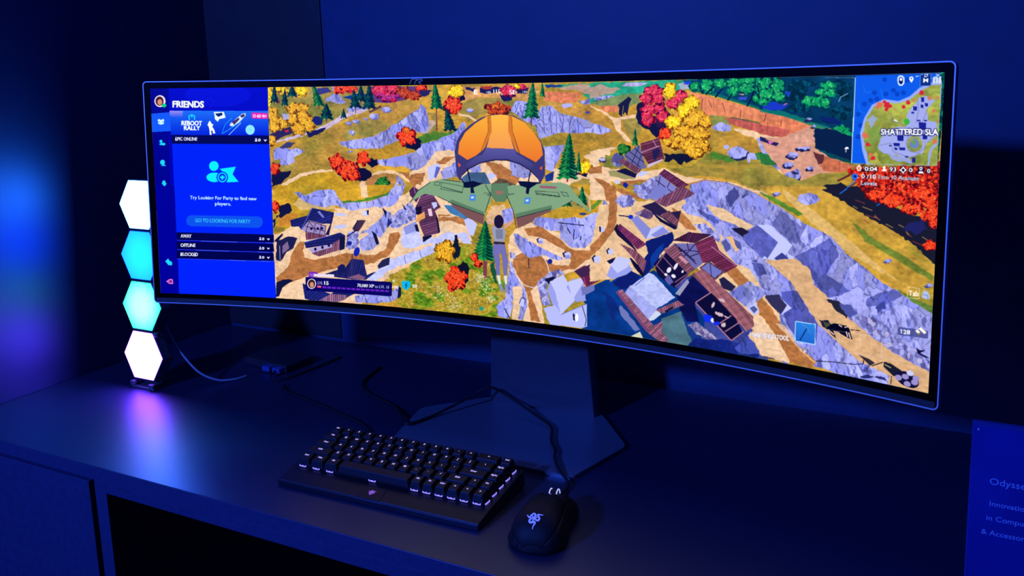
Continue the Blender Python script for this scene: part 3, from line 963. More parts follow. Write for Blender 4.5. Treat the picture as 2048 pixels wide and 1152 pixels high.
P(7, (196, 150, 50), None, '1450,650 1520,660 1530,700 1480,720', j=1)
P(7, (44, 40, 92), None, '1450,610 1520,630 1520,650 1450,640')
P(7, RK, 'rock', '1420,630 1450,620 1500,740 1530,720 1510,780 1480,760')
P(7, (150, 130, 60), 'grass', '1030,740 1200,790 1400,830 1640,930 1640,1090 1400,1010 1200,980 1040,950 820,950 700,890 860,860', amt=1.4)
P(7, GN, 'grass', '1030,735 1200,780 1330,810 1200,830 1020,790', amt=.3)
P(7, (60, 124, 64), 'grass', '1380,760 1460,740 1520,800 1620,850 1520,870 1420,840', amt=.2)
E_(7, (40, 44, 92), 1280, 765, 95, 50, j=1)
E_(7, RK, 1255, 745, 85, 48, tex='rock', j=1)
E_(7, RK, 1380, 795, 42, 45, tex='rock', j=1)
E_(7, RK, 1165, 698, 26, 18, j=.6)
P(7, RK, 'rock', '1500,870 1621,840 1640,900 1540,890')
P(7, SAND, 'sand', '0,740 200,695 240,705 120,740 60,800 0,830')
P(7, SAND, 'sand', '0,940 150,880 400,920 560,890 640,880 820,960 980,970 1200,1000 1400,1060 1640,1115 1640,1140 1380,1090 1130,1010 850,1015 600,940 460,985 350,1005 180,1000 200,1060 400,1152 0,1152')
P(7, (140, 136, 66), 'grass', '130,760 200,780 220,880 120,870', amt=1)
P(7, (120, 126, 70), None, '150,905 230,900 380,970 300,980 180,945', alpha=.7, j=1)
E_(7, (60, 60, 100), 110, 815, 34, 24, j=1)
E_(7, (180, 180, 220), 105, 805, 26, 16, j=.8)
P(7, DIRT, 'dirt', '30,960 120,980 220,1060 220,1160 140,1160 120,1060')
P(7, DIRT, 'dirt', '200,1000 300,990 470,975 460,995 320,1025 260,1020')
P(7, DIRT, 'dirt', '220,1060 260,1050 440,1140 420,1152 300,1110')
P(7, DIRT, 'dirt', '0,880 100,860 100,920 0,930')
E_(7, (200, 200, 220), 230, 1000, 28, 18, j=1)
E_(7, (24, 40, 150), 303, 1028, 22, 22, j=1)
P(7, RK, 'rubble', '360,1060 560,940 560,1120 480,1152 400,1120')
P(7, RK, 'rubble', '225,1120 330,1110 380,1152 230,1152')
# trees on the crest
P(7, NV, None, '400,340 470,300 520,420 560,430 640,400 640,560 560,620 510,560 450,540 400,480', j=2)
P(7, (50, 30, 70), None, '560,400 640,380 700,420 640,540 570,540', j=2)
for x, y, rx, ry in ((545, 235, 90, 70), (480, 290, 55, 50), (500, 380, 70, 45), (590, 370, 50, 55), (490, 460, 60, 70), (580, 290, 50, 50), (760, 270, 75, 55), (700, 330, 60, 45), (620, 440, 60, 50)):
    F(7, 'mag', x, y, rx, ry)
F(7, 'yel', 680, 220, 52, 75)
F(7, 'red', 640, 590, 55, 60)
P(7, (22, 26, 54), None, '620,750 900,760 880,810 760,830 640,820', j=2.5)
for x, y, rx, ry, q in ((870, 320, 75, 60, 'yel'), (820, 390, 80, 60, 'yel'), (710, 490, 80, 60, 'yel'), (900, 460, 110, 80, 'gold'), (980, 490, 60, 60, 'gold'), (790, 570, 90, 60, 'gold'), (930, 590, 100, 70, 'gold'), (760, 660, 110, 60, 'gold'), (870, 690, 120, 75, 'gold'), (960, 690, 65, 70, 'gold'), (900, 750, 70, 45, 'gold'), (660, 660, 50, 30, 'gold')):
    F(7, q, x, y, rx, ry)
# farmhouse
E_(7, (110, 112, 170), 240, 810, 55, 62, tex='rubble')
F(7, 'bush', 285, 720, 52, 48)
N(7, 385, 570, 690, 30, 'pine')
P(7, (104, 104, 160), None, '290,770 420,680 480,880 420,890 330,840')
for s in ('300,770 430,870', '340,740 460,830', '380,710 460,780', '420,690 350,850', '440,760 400,870'):
    L(7, (36, 28, 70), 1.3, s)
P(7, (120, 60, 92), 'plank', '430,670 590,620 635,800 500,850 440,750', ang=1.3, per=8)
P(7, (40, 34, 84), None, '530,730 590,710 600,740 555,815 540,800')
L(7, (190, 150, 180), 1.5, '435,750 590,690')
L(7, (190, 150, 180), 1.2, '535,640 570,700')
P(7, (196, 180, 210), None, '490,850 620,800 620,815 490,880')
P(7, (140, 84, 116), 'plank', '240,820 275,795 440,890 400,930', ang=.6, per=7)
P(7, (26, 26, 66), None, '220,905 300,880 400,930 385,965')
P(7, RKL, None, '400,950 440,900 505,915 450,950')
# barn
P(7, (128, 128, 196), None, '540,1000 590,930 760,1060 640,1152 530,1152')
for s in ('560,980 720,1100', '540,1050 650,1140', '600,950 560,1120', '680,1000 620,1140', '740,1050 690,1120'):
    L(7, (42, 30, 80), 1.5, s)
P(7, (122, 58, 104), 'plank', '590,930 630,890 840,1025 760,1055', ang=1.0, per=7)
L(7, (60, 24, 60), 1.5, '630,890 840,1025')
P(7, RK, 'rock', '850,1020 980,985 1130,1000 1300,1050 1420,1100 1520,1170 860,1170')
P(7, (150, 90, 60), None, '840,1012 980,975 1130,992 1300,1042 1300,1052 1130,1002 980,985 850,1022', alpha=.7)

# --- lower right: the big village (view 8)
P(8, (150, 152, 222), 'rock', '560,140 700,30 900,-20 1100,60 1300,180 1300,1200 1100,1000 860,560')
P(10, (150, 152, 222), 'rock', '-60,120 60,40 480,260 760,500 970,660 970,1000 800,1010 300,880 0,560')
P(8, (64, 76, 150), 'rock', '540,640 760,560 1150,960 1150,1180 540,1180')
P(8, (222, 186, 146), 'sand', '60,130 400,100 620,100 900,300 1251,700 1251,1152 1040,1000 600,400 300,600 0,640 0,440')
P(8, (64, 76, 150), 'rock', '440,700 560,640 760,690 1120,1000 1180,1180 440,1180')
P(8, DIRT, 'dirt', '80,0 170,0 180,120 170,280 80,400 0,480 0,410 110,280 130,120')
P(8, (226, 188, 150), 'sand', '0,520 100,420 170,380 240,430 280,560 120,620 0,560')
E_(8, RK, 235, 105, 62, 42, tex='rubble', j=1)
P(8, RK, 'rubble', '270,0 440,0 420,90 330,60')
P(8, RKL, None, '60,290 85,270 100,300 80,312')
P(8, NV, None, '60,275 72,275 72,312 62,305')
for x, y, s in ((135, 440, 26), (45, 490, 32)):
    P(8, (40, 36, 70), None, f'{x-s*1.1},{y-s*.3} {x-s*.4},{y-s} {x},{y} {x-s*.7},{y+s*.6}')
    P(8, RKL, None, f'{x-s*.7},{y-s*.4} {x+s*.3},{y-s*.8} {x+s*.8},{y-s*.2} {x+s*.4},{y+s*.8} {x-s*.5},{y+s*.6}')
P(8, DIRT, 'dirt', '540,150 620,190 700,300 640,290 580,240')
P(8, DIRT, 'dirt', '880,560 960,540 1050,640 1130,740 1251,900 1251,1020 1170,930 1080,760')
# barn foot and porch
P(8, (120, 124, 196), None, '370,90 440,0 520,20 480,80')
P(8, (44, 34, 74), None, '340,140 430,110 520,180 600,170 570,290 480,220')
P(8, (150, 92, 128), 'plank', '420,110 610,5 695,60 500,145', ang=.5, per=8)
P(8, (150, 92, 120), 'plank', '460,200 520,168 585,232 572,272', ang=.7, per=7)
P(8, (120, 80, 120), 'rubble', '290,190 360,160 420,190 390,230 340,210')
L(8, NV, 2, '190,200 270,210')
E_(8, (24, 50, 190), 268, 210, 16, 14)
P(8, (20, 22, 60), None, '400,170 480,230 570,280 560,295 460,240')
# cliffs
P(8, RK, 'rock', '600,150 680,60 790,50 850,180 900,260 1000,310 930,330 880,350 830,300 780,240 700,200 640,190')
P(8, RK, 'rubble', '680,260 760,250 860,330 850,380 760,330')
P(8, (220, 186, 150), 'sand', '760,130 880,150 960,210 1080,270 1030,300 900,240 820,200')
P(8, RK, 'rock', '780,10 880,-10 980,20 1100,70 1260,150 1260,340 1180,280 1090,260 1030,220 960,200 880,130 800,70')
for s in ('890,80 950,10 980,70 930,150', '1000,70 1060,60 1040,160 1000,190', '1110,110 1180,140 1130,230 1080,200', '1210,150 1251,160 1251,200 1200,250'):
    P(8, (60, 66, 140), 'rock', s, alpha=.8)
P(8, (170, 174, 236), 'rock', '660,80 750,45 810,90 720,140 680,120')
P(8, (70, 76, 150), 'rock', '690,150 760,180 850,230 840,260 760,220', alpha=.8)
P(8, (34, 30, 58), None, '930,285 1000,280 1050,310 1010,345 960,310')
P(8, (100, 106, 196), 'rock', '1010,350 1100,265 1245,385 1130,485 1060,410', amt=.6)
P(8, RKL, None, '1100,265 1160,255 1260,335 1260,420 1185,490 1130,485 1245,385')
L(8, (150, 156, 226), 1.5, '1055,400 1175,320')
L(8, (150, 156, 226), 1.5, '1100,330 1190,420')
P(8, RK, 'rock', '860,360 930,320 1000,400 1080,430 1100,470 1200,520 1260,575 1260,725 1150,660 1060,560 970,520 900,450')
for s in ('860,380 900,350 930,420 900,440', '930,350 990,380 1000,430 960,410', '1030,520 1100,490 1130,600 1080,570', '1150,600 1220,620 1251,700 1200,700'):
    P(8, (56, 62, 132), None, s, alpha=.75, j=1)
P(8, (226, 180, 130), None, '900,345 930,335 980,430 960,440', j=1)
P(8, (168, 172, 232), 'rock', '910,715 1040,628 1170,712 1040,812')
P(8, (120, 126, 206), 'rock', '920,700 1000,650 1090,730 1020,800', alpha=.7)
P(8, RKL, None, '1030,812 1100,770 1146,812 1082,860')
P(8, (84, 90, 150), None, '1050,810 1080,795 1105,820 1080,845')
P(8, (40, 38, 74), None, '850,620 880,605 960,670 930,700 870,680')
P(8, (54, 52, 90), None, '1150,735 1210,710 1260,770 1260,860 1190,790')
# waterfront
P(8, WAT, 'water', '-20,720 130,640 260,560 340,600 420,560 600,700 760,880 720,1060 500,1050 300,1000 -20,960')
P(8, (20, 34, 108), None, '150,640 200,590 280,570 330,600 300,660 200,690', j=1)
P(8, (22, 40, 116), None, '90,700 170,760 160,900 130,860', j=1.5, alpha=.7)
P(8, (150, 156, 226), None, '110,600 150,490 230,480 280,560 240,590 150,620')
P(8, RKL, None, '130,520 190,470 270,490 250,540 180,580')
P(8, NV, None, '110,500 170,475 150,510 130,520')
P(8, (18, 34, 110), None, '370,370 540,310 555,360 470,450 390,580 340,600 330,560 380,450', j=.8)
P(8, (20, 60, 150), None, '400,480 440,420 500,380 450,480 400,560', j=1)
P(8, (24, 20, 56), None, '270,480 360,570 350,610 290,540 260,480')
P(8, (30, 24, 60), None, '158,290 178,255 300,420 310,440 180,330')
P(8, (138, 60, 112), 'plank', '180,285 195,255 372,390 312,425', ang=.8, per=7)
P(8, (156, 96, 122), 'plank', '195,385 300,430 372,500 352,580 300,500 240,430', ang=.4, per=7)
P(8, (130, 134, 206), None, '270,225 310,200 400,290 370,360')
P(8, RKL, None, '370,355 400,290 470,262 525,310 430,342')
P(8, RKS, None, '400,330 480,275 520,312 435,345', alpha=.6)
# big house
P(8, (82, 42, 82), 'plank', '545,365 650,310 805,325 690,382', ang=.4, per=7)
P(8, (134, 56, 98), 'plank', '685,385 810,332 850,430 972,532 885,582 800,505 730,515', ang=1.1, per=6)
L(8, (170, 120, 160), 1.8, '800,405 960,530')
P(8, (110, 108, 170), None, '545,385 690,385 745,515 685,560 600,480')
for s in ('560,390 700,520', '690,390 620,470', '640,385 650,430 720,440', '600,420 690,500', '660,470 720,450', '580,440 640,430'):
    L(8, (42, 34, 84), 1.8, s)
P(8, (40, 34, 60), None, '565,420 590,405 605,435 580,450')
P(8, (22, 20, 62), None, '420,520 500,440 650,590 560,680 450,600')
P(8, (154, 96, 122), 'plank', '485,430 555,388 690,555 645,585', ang=.9, per=7)
P(8, (196, 140, 160), None, '580,475 600,465 650,510 630,520')
for s in ('430,540 500,440', '470,460 560,560', '560,640 650,580', '440,530 540,640', '560,670 640,600'):
    L(8, (134, 90, 120), 2.2, s)
for x, y, rx, ry in ((520, 560, 14, 20), (565, 535, 10, 24), (550, 600, 16, 12), (500, 590, 12, 9), (610, 570, 7, 10)):
    E_(8, (226, 220, 236), x, y, rx, ry, rot=.5)
P(8, (96, 92, 160), None, '490,620 520,590 550,640 520,660')
P(8, (120, 84, 112), 'plank', '720,545 780,500 890,570 820,630', ang=.3, per=9)
P(8, (110, 116, 190), None, '735,545 780,512 870,570 820,612')
L(8, (60, 40, 80), 1.5, '790,520 800,600')
P(8, (18, 22, 82), 'water', '570,720 680,595 800,705 690,785 720,900 600,900 590,800')
P(8, (150, 150, 180), None, '560,715 640,620 655,640 590,730')
P(8, (76, 110, 124), 'water', '470,880 600,830 620,900 720,1010 700,1070 510,1040 470,960')
P(8, (28, 60, 130), None, '600,830 640,900 730,1010 690,1060 640,960', j=1)
P(8, (150, 140, 180), 'rubble', '640,920 700,900 870,1030 780,1020 700,980')
P(8, (110, 118, 176), None, '190,790 240,830 330,950 300,960 200,860', j=.8)
P(8, (154, 160, 222), 'sand', '230,705 270,660 430,800 440,830 370,902')
P(8, (180, 188, 240), 'sand', '260,670 385,580 420,590 562,742 440,815', j=.5)
L(8, (70, 80, 150), 1.4, '300,660 360,610')
P(8, (200, 206, 230), None, '370,900 440,820 470,850 420,890')
P(8, (172, 112, 144), 'plank', '168,705 210,685 420,925 480,895 470,960 525,1035 450,1025 370,965', ang=.75, per=6)
P(8, (120, 70, 110), None, '168,705 185,698 385,955 370,965')
P(8, (206, 206, 180), None, '270,995 330,965 350,1010')
P(8, (160, 104, 132), 'plank', '430,825 580,760 620,790 480,845', ang=-.4, per=7)
P(8, (30, 24, 60), None, '490,830 545,800 548,812 500,840')
P(8, (176, 110, 126), 'plank', '668,590 742,550 1115,905 1030,965 850,770', ang=-.75, per=5)
P(8, (18, 18, 58), None, '695,780 800,710 960,880 1005,970 930,1025 840,920')
for s in ('695,775 930,1025 1010,965', '840,920 930,860', '890,965 990,900', '700,770 800,705'):
    L(8, (170, 116, 140), 2.4, s)
for x, y, rx, ry in ((870, 760, 24, 10), (850, 850, 30, 12), (810, 790, 10, 20), (880, 920, 14, 16), (900, 870, 20, 5)):
    E_(8, (206, 176, 186), x, y, rx, ry, rot=.4, j=.6)
E_(8, (24, 50, 230), 780, 880, 36, 24, j=.8, rot=.4)
E_(8, (24, 50, 230), 835, 910, 20, 14, j=.8)
E_(8, (220, 226, 250), 805, 890, 10, 18, j=.6)
P(8, (24, 40, 120), 'rock', '640,1060 700,1010 900,1020 1060,1060 1130,1140 900,1110', amt=.6)
P(8, (70, 84, 176), 'rock', '950,1080 1050,975 1130,1110 1000,1115')
P(8, (214, 174, 132), 'sand', '1040,990 1110,920 1260,1090 1260,1170 1130,1110')
P(8, (76, 70, 96), None, '1120,1105 1190,1120 1251,1152 1140,1140')

# --- upper right: forest, red hill (view 9)
P(9, (12, 60, 96), 'water', '0,170 760,150 740,860 560,790 440,730 420,600 580,590 400,540 200,490 0,440', j=1)
for q in ((250, 300, 120, 70), (330, 230, 110, 40), (650, 260, 90, 60), (320, 420, 90, 40), (640, 450, 90, 60), (560, 520, 80, 30), (660, 330, 70, 40)):
    E_(9, (10, 76, 100), *q, tex='leaf', alpha=.7, j=2)
P(9, (30, 60, 190), None, '0,390 120,370 240,400 180,430 20,440', j=1.5)
P(9, (30, 70, 180), None, '180,290 260,310 220,350', j=2)
P(9, (210, 130, 130), None, '190,385 230,380 180,410', j=.8)
P(9, (20, 124, 110), None, '0,430 200,450 420,530 560,580 440,590 380,550 180,500 0,460', alpha=.8, j=1)
E_(9, (16, 40, 110), 560, 520, 90, 26, j=1.5, rot=.25)
for x, y, rx, ry in ((60, 230, 80, 55), (140, 250, 60, 70), (50, 320, 70, 55), (150, 330, 50, 45), (30, 370, 40, 25), (540, 250, 70, 40), (490, 300, 50, 35), (560, 300, 50, 30), (390, 370, 60, 40), (460, 370, 60, 40), (520, 385, 40, 40), (640, 600, 60, 40), (690, 640, 50, 50)):
    F(9, 'teal', x, y, rx, ry)
L(9, (150, 170, 220), 1.4, '625,370 640,335 700,305')
P(9, TER, 'streak', '0,450 200,490 415,565 330,610 200,650 0,625')
L(9, (110, 60, 60), 1.5, '50,470 30,530')
L(9, (110, 60, 60), 1.2, '170,510 165,570')
P(9, (186, 92, 84), 'streak', '0,555 120,570 240,600 200,650 100,650 0,620')
P(9, PINK, 'sand', '180,650 410,565 440,640 430,740 560,790 730,885 650,930 480,940 330,1000 200,960 60,780 0,690 60,660')
P(9, (206, 156, 140), 'streak', '250,640 420,600 430,740 300,700', alpha=.6)
P(9, (14, 36, 74), None, '430,590 580,590 740,660 735,850 560,800 440,735', j=1.2)
P(9, (16, 70, 84), 'grass', '440,735 560,780 740,850 735,870 560,820', amt=.2)
P(9, (196, 110, 80), 'streak', '430,770 540,810 760,885 640,935 500,920')
P(9, (90, 50, 56), None, '420,770 510,800 500,860 460,870', j=1)
P(9, (40, 36, 90), None, '0,650 70,680 150,700 130,725 0,680')
P(9, (216, 110, 180), None, '60,680 110,690 80,712')
for x, y, rx, ry in ((260, 800, 48, 28), (225, 875, 44, 24), (260, 965, 72, 44), (345, 745, 60, 16), (290, 925, 34, 16), (400, 905, 34, 14), (390, 515, 26, 14), (425, 570, 18, 12), (160, 1050, 40, 18), (150, 1105, 44, 20)):
    E_(9, (36, 38, 84), x-6, y+8, rx, ry, j=1)
    E_(9, RK, x+4, y-6, rx*.9, ry*.8, tex='rock', j=1)
P(9, (146, 134, 62), 'grass', '-70,830 60,850 200,960 330,1000 480,940 690,940 620,1000 760,1060 900,1160 200,1160 -170,1010', amt=1.3)
P(9, (40, 110, 60), 'grass', '0,770 60,790 130,870 60,880 0,860', amt=.2)
P(9, (26, 30, 50), None, '500,1040 620,1020 760,1060 900,1120 940,1160 640,1160', j=1.5)
P(9, (206, 170, 110), 'sand', '0,1030 100,1060 300,1152 0,1152', alpha=.7)
P(9, RK, 'rock', '270,1100 340,1090 460,1120 460,1160 300,1160')
L(9, (90, 46, 40), 4, '620,1000 700,960 780,900 830,870')
L(9, (110, 50, 50), 3, '700,1060 780,1000')

# red tree and hillside (views 9/10)
P(10, (190, 150, 62), 'grass', '90,-20 430,-20 560,90 720,180 860,270 1010,360 990,650 880,560 790,500 700,440 600,370 540,320 490,250 300,130', amt=1.1)
P(10, (214, 178, 120), 'sand', '210,-10 330,70 480,190 600,290 760,430 840,480 700,410 540,310 380,180 250,60', alpha=.75)
P(10, (86, 130, 50), 'grass', '100,10 200,50 320,120 300,130 180,70', amt=.2)
P(10, (96, 126, 50), 'grass', '560,150 700,260 860,350 990,440 990,470 820,370 640,260', amt=.2, alpha=.8)
P(10, (80, 124, 60), 'grass', '790,500 900,560 990,600 990,650 880,570', amt=.2, alpha=.8)
for x, y in ((350, 45), (760, 362), (972, 488), (190, 20)):
    E_(10, (60, 64, 140), x-10, y+6, 34 if x == 350 else 16, 18 if x == 350 else 9, j=1)
    E_(10, RK, x, y, 56 if x == 350 else 20, 30 if x == 350 else 9, tex='rock', j=1)
P(10, (30, 32, 50), None, '420,-10 660,-20 740,60 860,120 970,150 1012,200 1005,390 900,290 830,230 760,190 640,130 560,80', j=1.5)
for k in range(16):
    rr_ = np.random.default_rng(k+400)
    x, y = rr_.uniform(560, 980), 0
    y = (x-430)*.52-20+rr_.uniform(-20, 70)
    L(10, (196, 150, 90) if k % 3 else (150, 60, 60), 1.6, f'{x},{y} {x+rr_.uniform(20, 50)},{y+rr_.uniform(12, 26)}', alpha=.8)
L(10, (40, 110, 220), 2, '510,20 545,-5')
L(10, (40, 110, 220), 2, '700,80 735,58')
P(9, (170, 34, 26), 'leaf', '690,905 1440,875 1430,1180 1100,1180 860,1160 780,1040 730,960', j=2)
r_ = np.random.default_rng(77)
m_ = 1700
ax, ay = r_.uniform(700, 1430, m_), r_.uniform(890, 1320, m_)
kk = (ay < 1000+(ax-700)*.45+60*np.sin(ax*.02)) & (ax > 740+abs(ay-930)*.35)
cx_, cy_ = 1520+ax[kk]*.25169, 110+ay[kk]*.25169
dots(cx_, cy_, 1.0+1.2*r_.random(kk.sum()), [np.array(PAL['red'][i])/255*(.8+.35*r_.random()) for i in r_.choice([0, 1, 2, 2, 3, 1], kk.sum())])
for x, y, rx, ry in ((700, 25, 60, 30), (790, 55, 80, 35), (880, 95, 70, 30), (960, 40, 60, 60), (985, 120, 30, 60), (930, 20, 60, 40), (975, 285, 40, 26), (990, 170, 18, 30)):
    F(10, 'red', x, y, rx, ry, leaf=1.8)
P(10, (40, 44, 130), None, '820,190 930,150 960,200 900,230', alpha=.6, j=1.5)

# cliffs of the lower right (view 10)
P(10, RK, 'rock', '-20,60 60,15 190,80 330,170 465,238 540,330 620,400 740,480 800,510 880,570 990,640 975,925 890,870 780,810 700,760 560,650 440,550 360,450 350,390 280,340 330,310 270,290 150,210 40,150 -20,120')
P(10, (86, 92, 178), 'rock', '285,340 465,245 510,330 440,430 570,520 440,560 360,440', alpha=.85)
P(10, (86, 92, 178), 'rock', '650,550 790,505 830,540 720,600 640,590', alpha=.8)
P(10, (64, 70, 150), None, '690,600 740,570 750,610 700,630', j=1)
P(10, (56, 60, 130), 'rock', '160,180 210,100 280,160 330,200 290,280 210,230', alpha=.5)
P(10, (96, 102, 190), 'rock', '15,235 90,178 195,268 140,352', amt=.6)
P(10, RKL, None, '90,178 150,178 268,282 240,325 195,372 140,352 195,268')
P(10, (60, 66, 140), None, '175,350 215,320 248,350 220,385')
P(10, RKL, None, '235,320 280,345 250,380 215,388 248,350')
P(10, (210, 168, 126), 'sand', '130,360 280,350 350,395 380,480 560,660 780,830 975,935 970,1050 770,1010 600,870 400,690 260,470')
P(10, RK, 'rock', '30,360 120,380 210,450 290,520 350,610 400,690 480,760 600,870 760,950 760,1000 600,975 400,905 350,810 280,780 230,680 150,560 60,420')
P(10, (70, 76, 160), 'rock', '210,520 290,515 350,610 400,690 390,780 300,780 240,690 220,600', alpha=.8)
P(10, (70, 76, 160), 'rock', '60,370 120,380 140,430 90,440', alpha=.8)
P(10, (54, 52, 90), None, '130,540 200,535 240,590 210,635 160,590')
P(10, RKL, None, '200,545 265,605 210,640 240,590')
P(10, DIRT, 'dirt', '85,560 160,600 200,690 290,790 390,880 370,915 260,885 180,740 100,640')
P(10, SAND, 'sand', '70,650 110,640 190,760 260,885 110,850 70,760')
P(10, (226, 190, 150), 'sand', '180,680 230,690 290,790 400,900 370,880 280,790', alpha=.8)
P(10, (40, 40, 60), None, '440,560 510,570 560,610 550,660 500,620', j=1)
P(10, (80, 86, 160), None, '500,580 570,590 600,630 560,655', j=1)
P(10, RK, 'rubble', '570,660 640,630 740,680 810,770 970,860 975,930 880,885 780,820 690,760')
P(11, (30, 32, 60), None, '700,0 800,0 840,60 780,90', j=1.5)
P(11, (70, 80, 60), None, '740,10 820,40 830,75 780,80', j=1)
for s in ('780,90 830,40 900,30 960,60 1000,60 1050,200 960,150 900,120 860,110 880,180 790,100',):
    P(11, (12, 12, 36), None, s, j=1)
for s in ('910,50 940,70', '970,75 1000,70', '985,120 1000,170', '1010,130 1030,190', '800,100 860,150'):
    L(11, (220, 190, 190), 2.4, s)
L(11, (14, 14, 30), 1.2, '1030,100 1130,110')
P(11, (52, 46, 56), None, '1110,355 1220,400 1280,440 1230,470 1170,410')
L(11, (14, 14, 30), 1.2, '680,420 860,430 1060,455 1160,450 1165,400')
L(11, (14, 14, 30), 1.6, '1250,470 1360,432')
P(11, (30, 34, 52), None, '1370,425 1450,450 1580,540 1560,560 1470,575 1370,480')
L(11, (230, 190, 130), 1.5, '1380,455 1445,490')
E_(11, (24, 22, 60), 1610, 610, 130, 70, rot=.5)
for x, y in ((1520, 590), (1590, 580), (1610, 655), (1685, 640), (1640, 545), (1700, 600)):
    E_(11, (150, 140, 200) if y > 570 else (196, 196, 236), x, y, 38, 28, rot=.4)
L(11, (14, 14, 30), 1.4, '1450,575 1440,660')
P(11, (46, 50, 110), None, '1120,580 1200,560 1300,590 1400,630 1380,590 1300,570 1220,600', j=1)
P(11, NV, None, '1700,280 1740,310 1800,310 1750,340 1840,390 1760,370 1720,340', j=.8)

# --- a canopy glider drifting over the valley, plain
P(5, (62, 58, 116), None, '380,650 400,560 440,490 520,420 600,370 680,340 780,335 880,345 980,400 1060,490 1120,570 1150,650 1152,850 1110,935 1090,880 1030,820 940,762 830,727 720,727 600,752 500,802 445,855 430,905 400,860')
P(5, (90, 88, 156), 'grad', '650,625 890,632 915,680 960,700 1060,770 1030,800 930,745 830,715 720,715 600,740 500,790 470,770 560,700 620,680', amt=(64, 62, 122))
P(5, (238, 170, 56), 'grad', '410,672 420,580 470,490 560,410 660,350 672,346 672,480 610,650 560,690 490,725', amt=(230, 122, 42))
P(5, (236, 164, 52), 'grad', '865,348 980,404 1060,492 1118,580 1135,682 1075,745 940,672 880,490 858,480', amt=(226, 116, 42))
P(5, (244, 180, 66), 'grad', '670,346 780,337 862,347 842,480 888,632 652,622 692,480', amt=(232, 150, 84))
P(5, (206, 120, 40), None, '664,346 690,345 698,480 640,622 612,650 600,660 668,480')
P(5, (206, 120, 40), None, '840,345 866,348 872,480 930,668 900,645 838,480')
L(5, (150, 84, 36), 1.0, '664,348 668,480 602,660')
L(5, (150, 84, 36), 1.0, '868,348 874,480 934,670')
P(5, (232, 96, 50), None, '408,745 436,770 416,788')
P(5, (232, 96, 50), None, '1130,775 1105,795 1125,812')
L(5, (20, 18, 60), 1.4, '445,855 500,802 600,752 720,727 830,727 940,762 1030,820 1090,880')
for s in ('490,800 520,940', '1028,820 1005,940', '435,890 470,930', '1105,920 1060,950'):
    L(5, (16, 18, 56), 2.2, s)
SAGE, SAGD = (126, 160, 126), (92, 126, 100)
P(6, SAGE, None, '-5,132 55,45 150,-25 250,-45 560,0 620,30 610,80 560,200 550,260 420,180 285,125 205,85 110,65')
P(6, (122, 84, 86), None, '300,125 420,178 552,222 545,295 430,245 320,165')
P(6, SAGD, None, '280,130 310,108 550,200 552,225 420,180 300,132')
P(6, SAGE, None, '720,80 740,20 800,0 1120,-20 1180,0 1240,80 1372,228 1265,150 1205,118 1130,160 1050,190 790,240 775,200')
P(6, (122, 84, 86), None, '788,245 1040,175 1052,195 930,245 915,270 800,322')
P(6, SAGD, None, '780,215 1050,150 1060,180 790,245')
P(6, SAGD, None, '600,-10 730,-15 748,60 705,125 635,125 598,75')
P(6, (150, 110, 100), None, '636,42 690,42 690,70 640,70')
P(6, SAGE, None, '548,-10 605,0 600,60 560,60')
P(6, SAGE, None, '722,10 778,-5 770,65 735,70')
P(6, SAGE, None, '575,75 605,75 600,140 565,150')
P(6, SAGE, None, '725,80 755,80 770,160 735,140')
for s in ('0,130 55,45 150,-20', '560,0 600,70 560,200', '575,75 605,75', '720,80 770,200 790,320', '250,-40 400,-20', '240,15 390,55', '940,60 1110,85', '300,132 550,225', '790,245 1045,178', '205,85 290,125', '1130,160 1205,118', '548,60 600,62', '735,70 775,65'):
    L(6, (26, 40, 46), 1.1, s)
for s in ('235,-20 395,10 388,58 228,30', '930,45 1100,55 1115,88 940,70', '1120,50 1165,58 1178,85 1140,80', '185,-25 225,-20 215,5 180,0'):
    L(6, (50, 76, 66), 1.0, s, closed=True)
P(6, (16, 24, 60), None, '395,-20 470,-30 540,-10 470,20 480,60 450,60 450,20 400,20')
P(6, (16, 24, 60), None, '800,-30 960,-20 930,0 890,25 880,70 860,60 865,20 820,5')
P(6, (70, 130, 220), None, '445,72 488,70 485,118 440,115')
P(6, (70, 130, 220), None, '852,95 895,92 890,140 848,138')
P(6, (200, 226, 246), None, '455,85 475,85 472,100 452,100')
P(6, (200, 226, 246), None, '862,108 882,106 880,122 860,124')
P(6, (150, 90, 110), None, '960,5 1090,12 1085,28 970,22')
# plain rider seen from behind
P(6, (206, 156, 140), None, '556,255 580,262 622,285 610,300 575,285')
P(6, (206, 156, 140), None, '772,250 735,275 695,310 708,322 750,295 775,270')
P(6, (150, 152, 180), None, '605,300 640,310 700,318 712,350 700,420 625,420 612,350')
P(6, (120, 122, 150), None, '635,330 690,330 690,400 640,400')
E_(6, (34, 26, 62), 660, 272, 36, 50)
P(6, (44, 40, 70), None, '622,420 705,425 705,442 622,438')
P(6, (112, 110, 176), None, '620,440 706,442 728,560 722,670 695,672 682,520 662,500 668,560 668,670 642,668 630,560 612,500')
P(6, (216, 216, 226), None, '645,672 668,672 676,735 660,738')
P(6, (216, 216, 226), None, '698,674 720,674 722,735 706,738')
P(6, (136, 136, 176), None, '658,738 680,735 700,795 672,790')
P(6, (136, 136, 176), None, '704,738 724,735 732,800 705,800')

# --- the friends list (views 1, 2)
def UVq(col, *pp, alpha=1.0, amt=None):
    q = dense(list(pp), 10)
    paint(px2uv(q), col, 'grad' if amt else None, amt or 1.0, alpha)


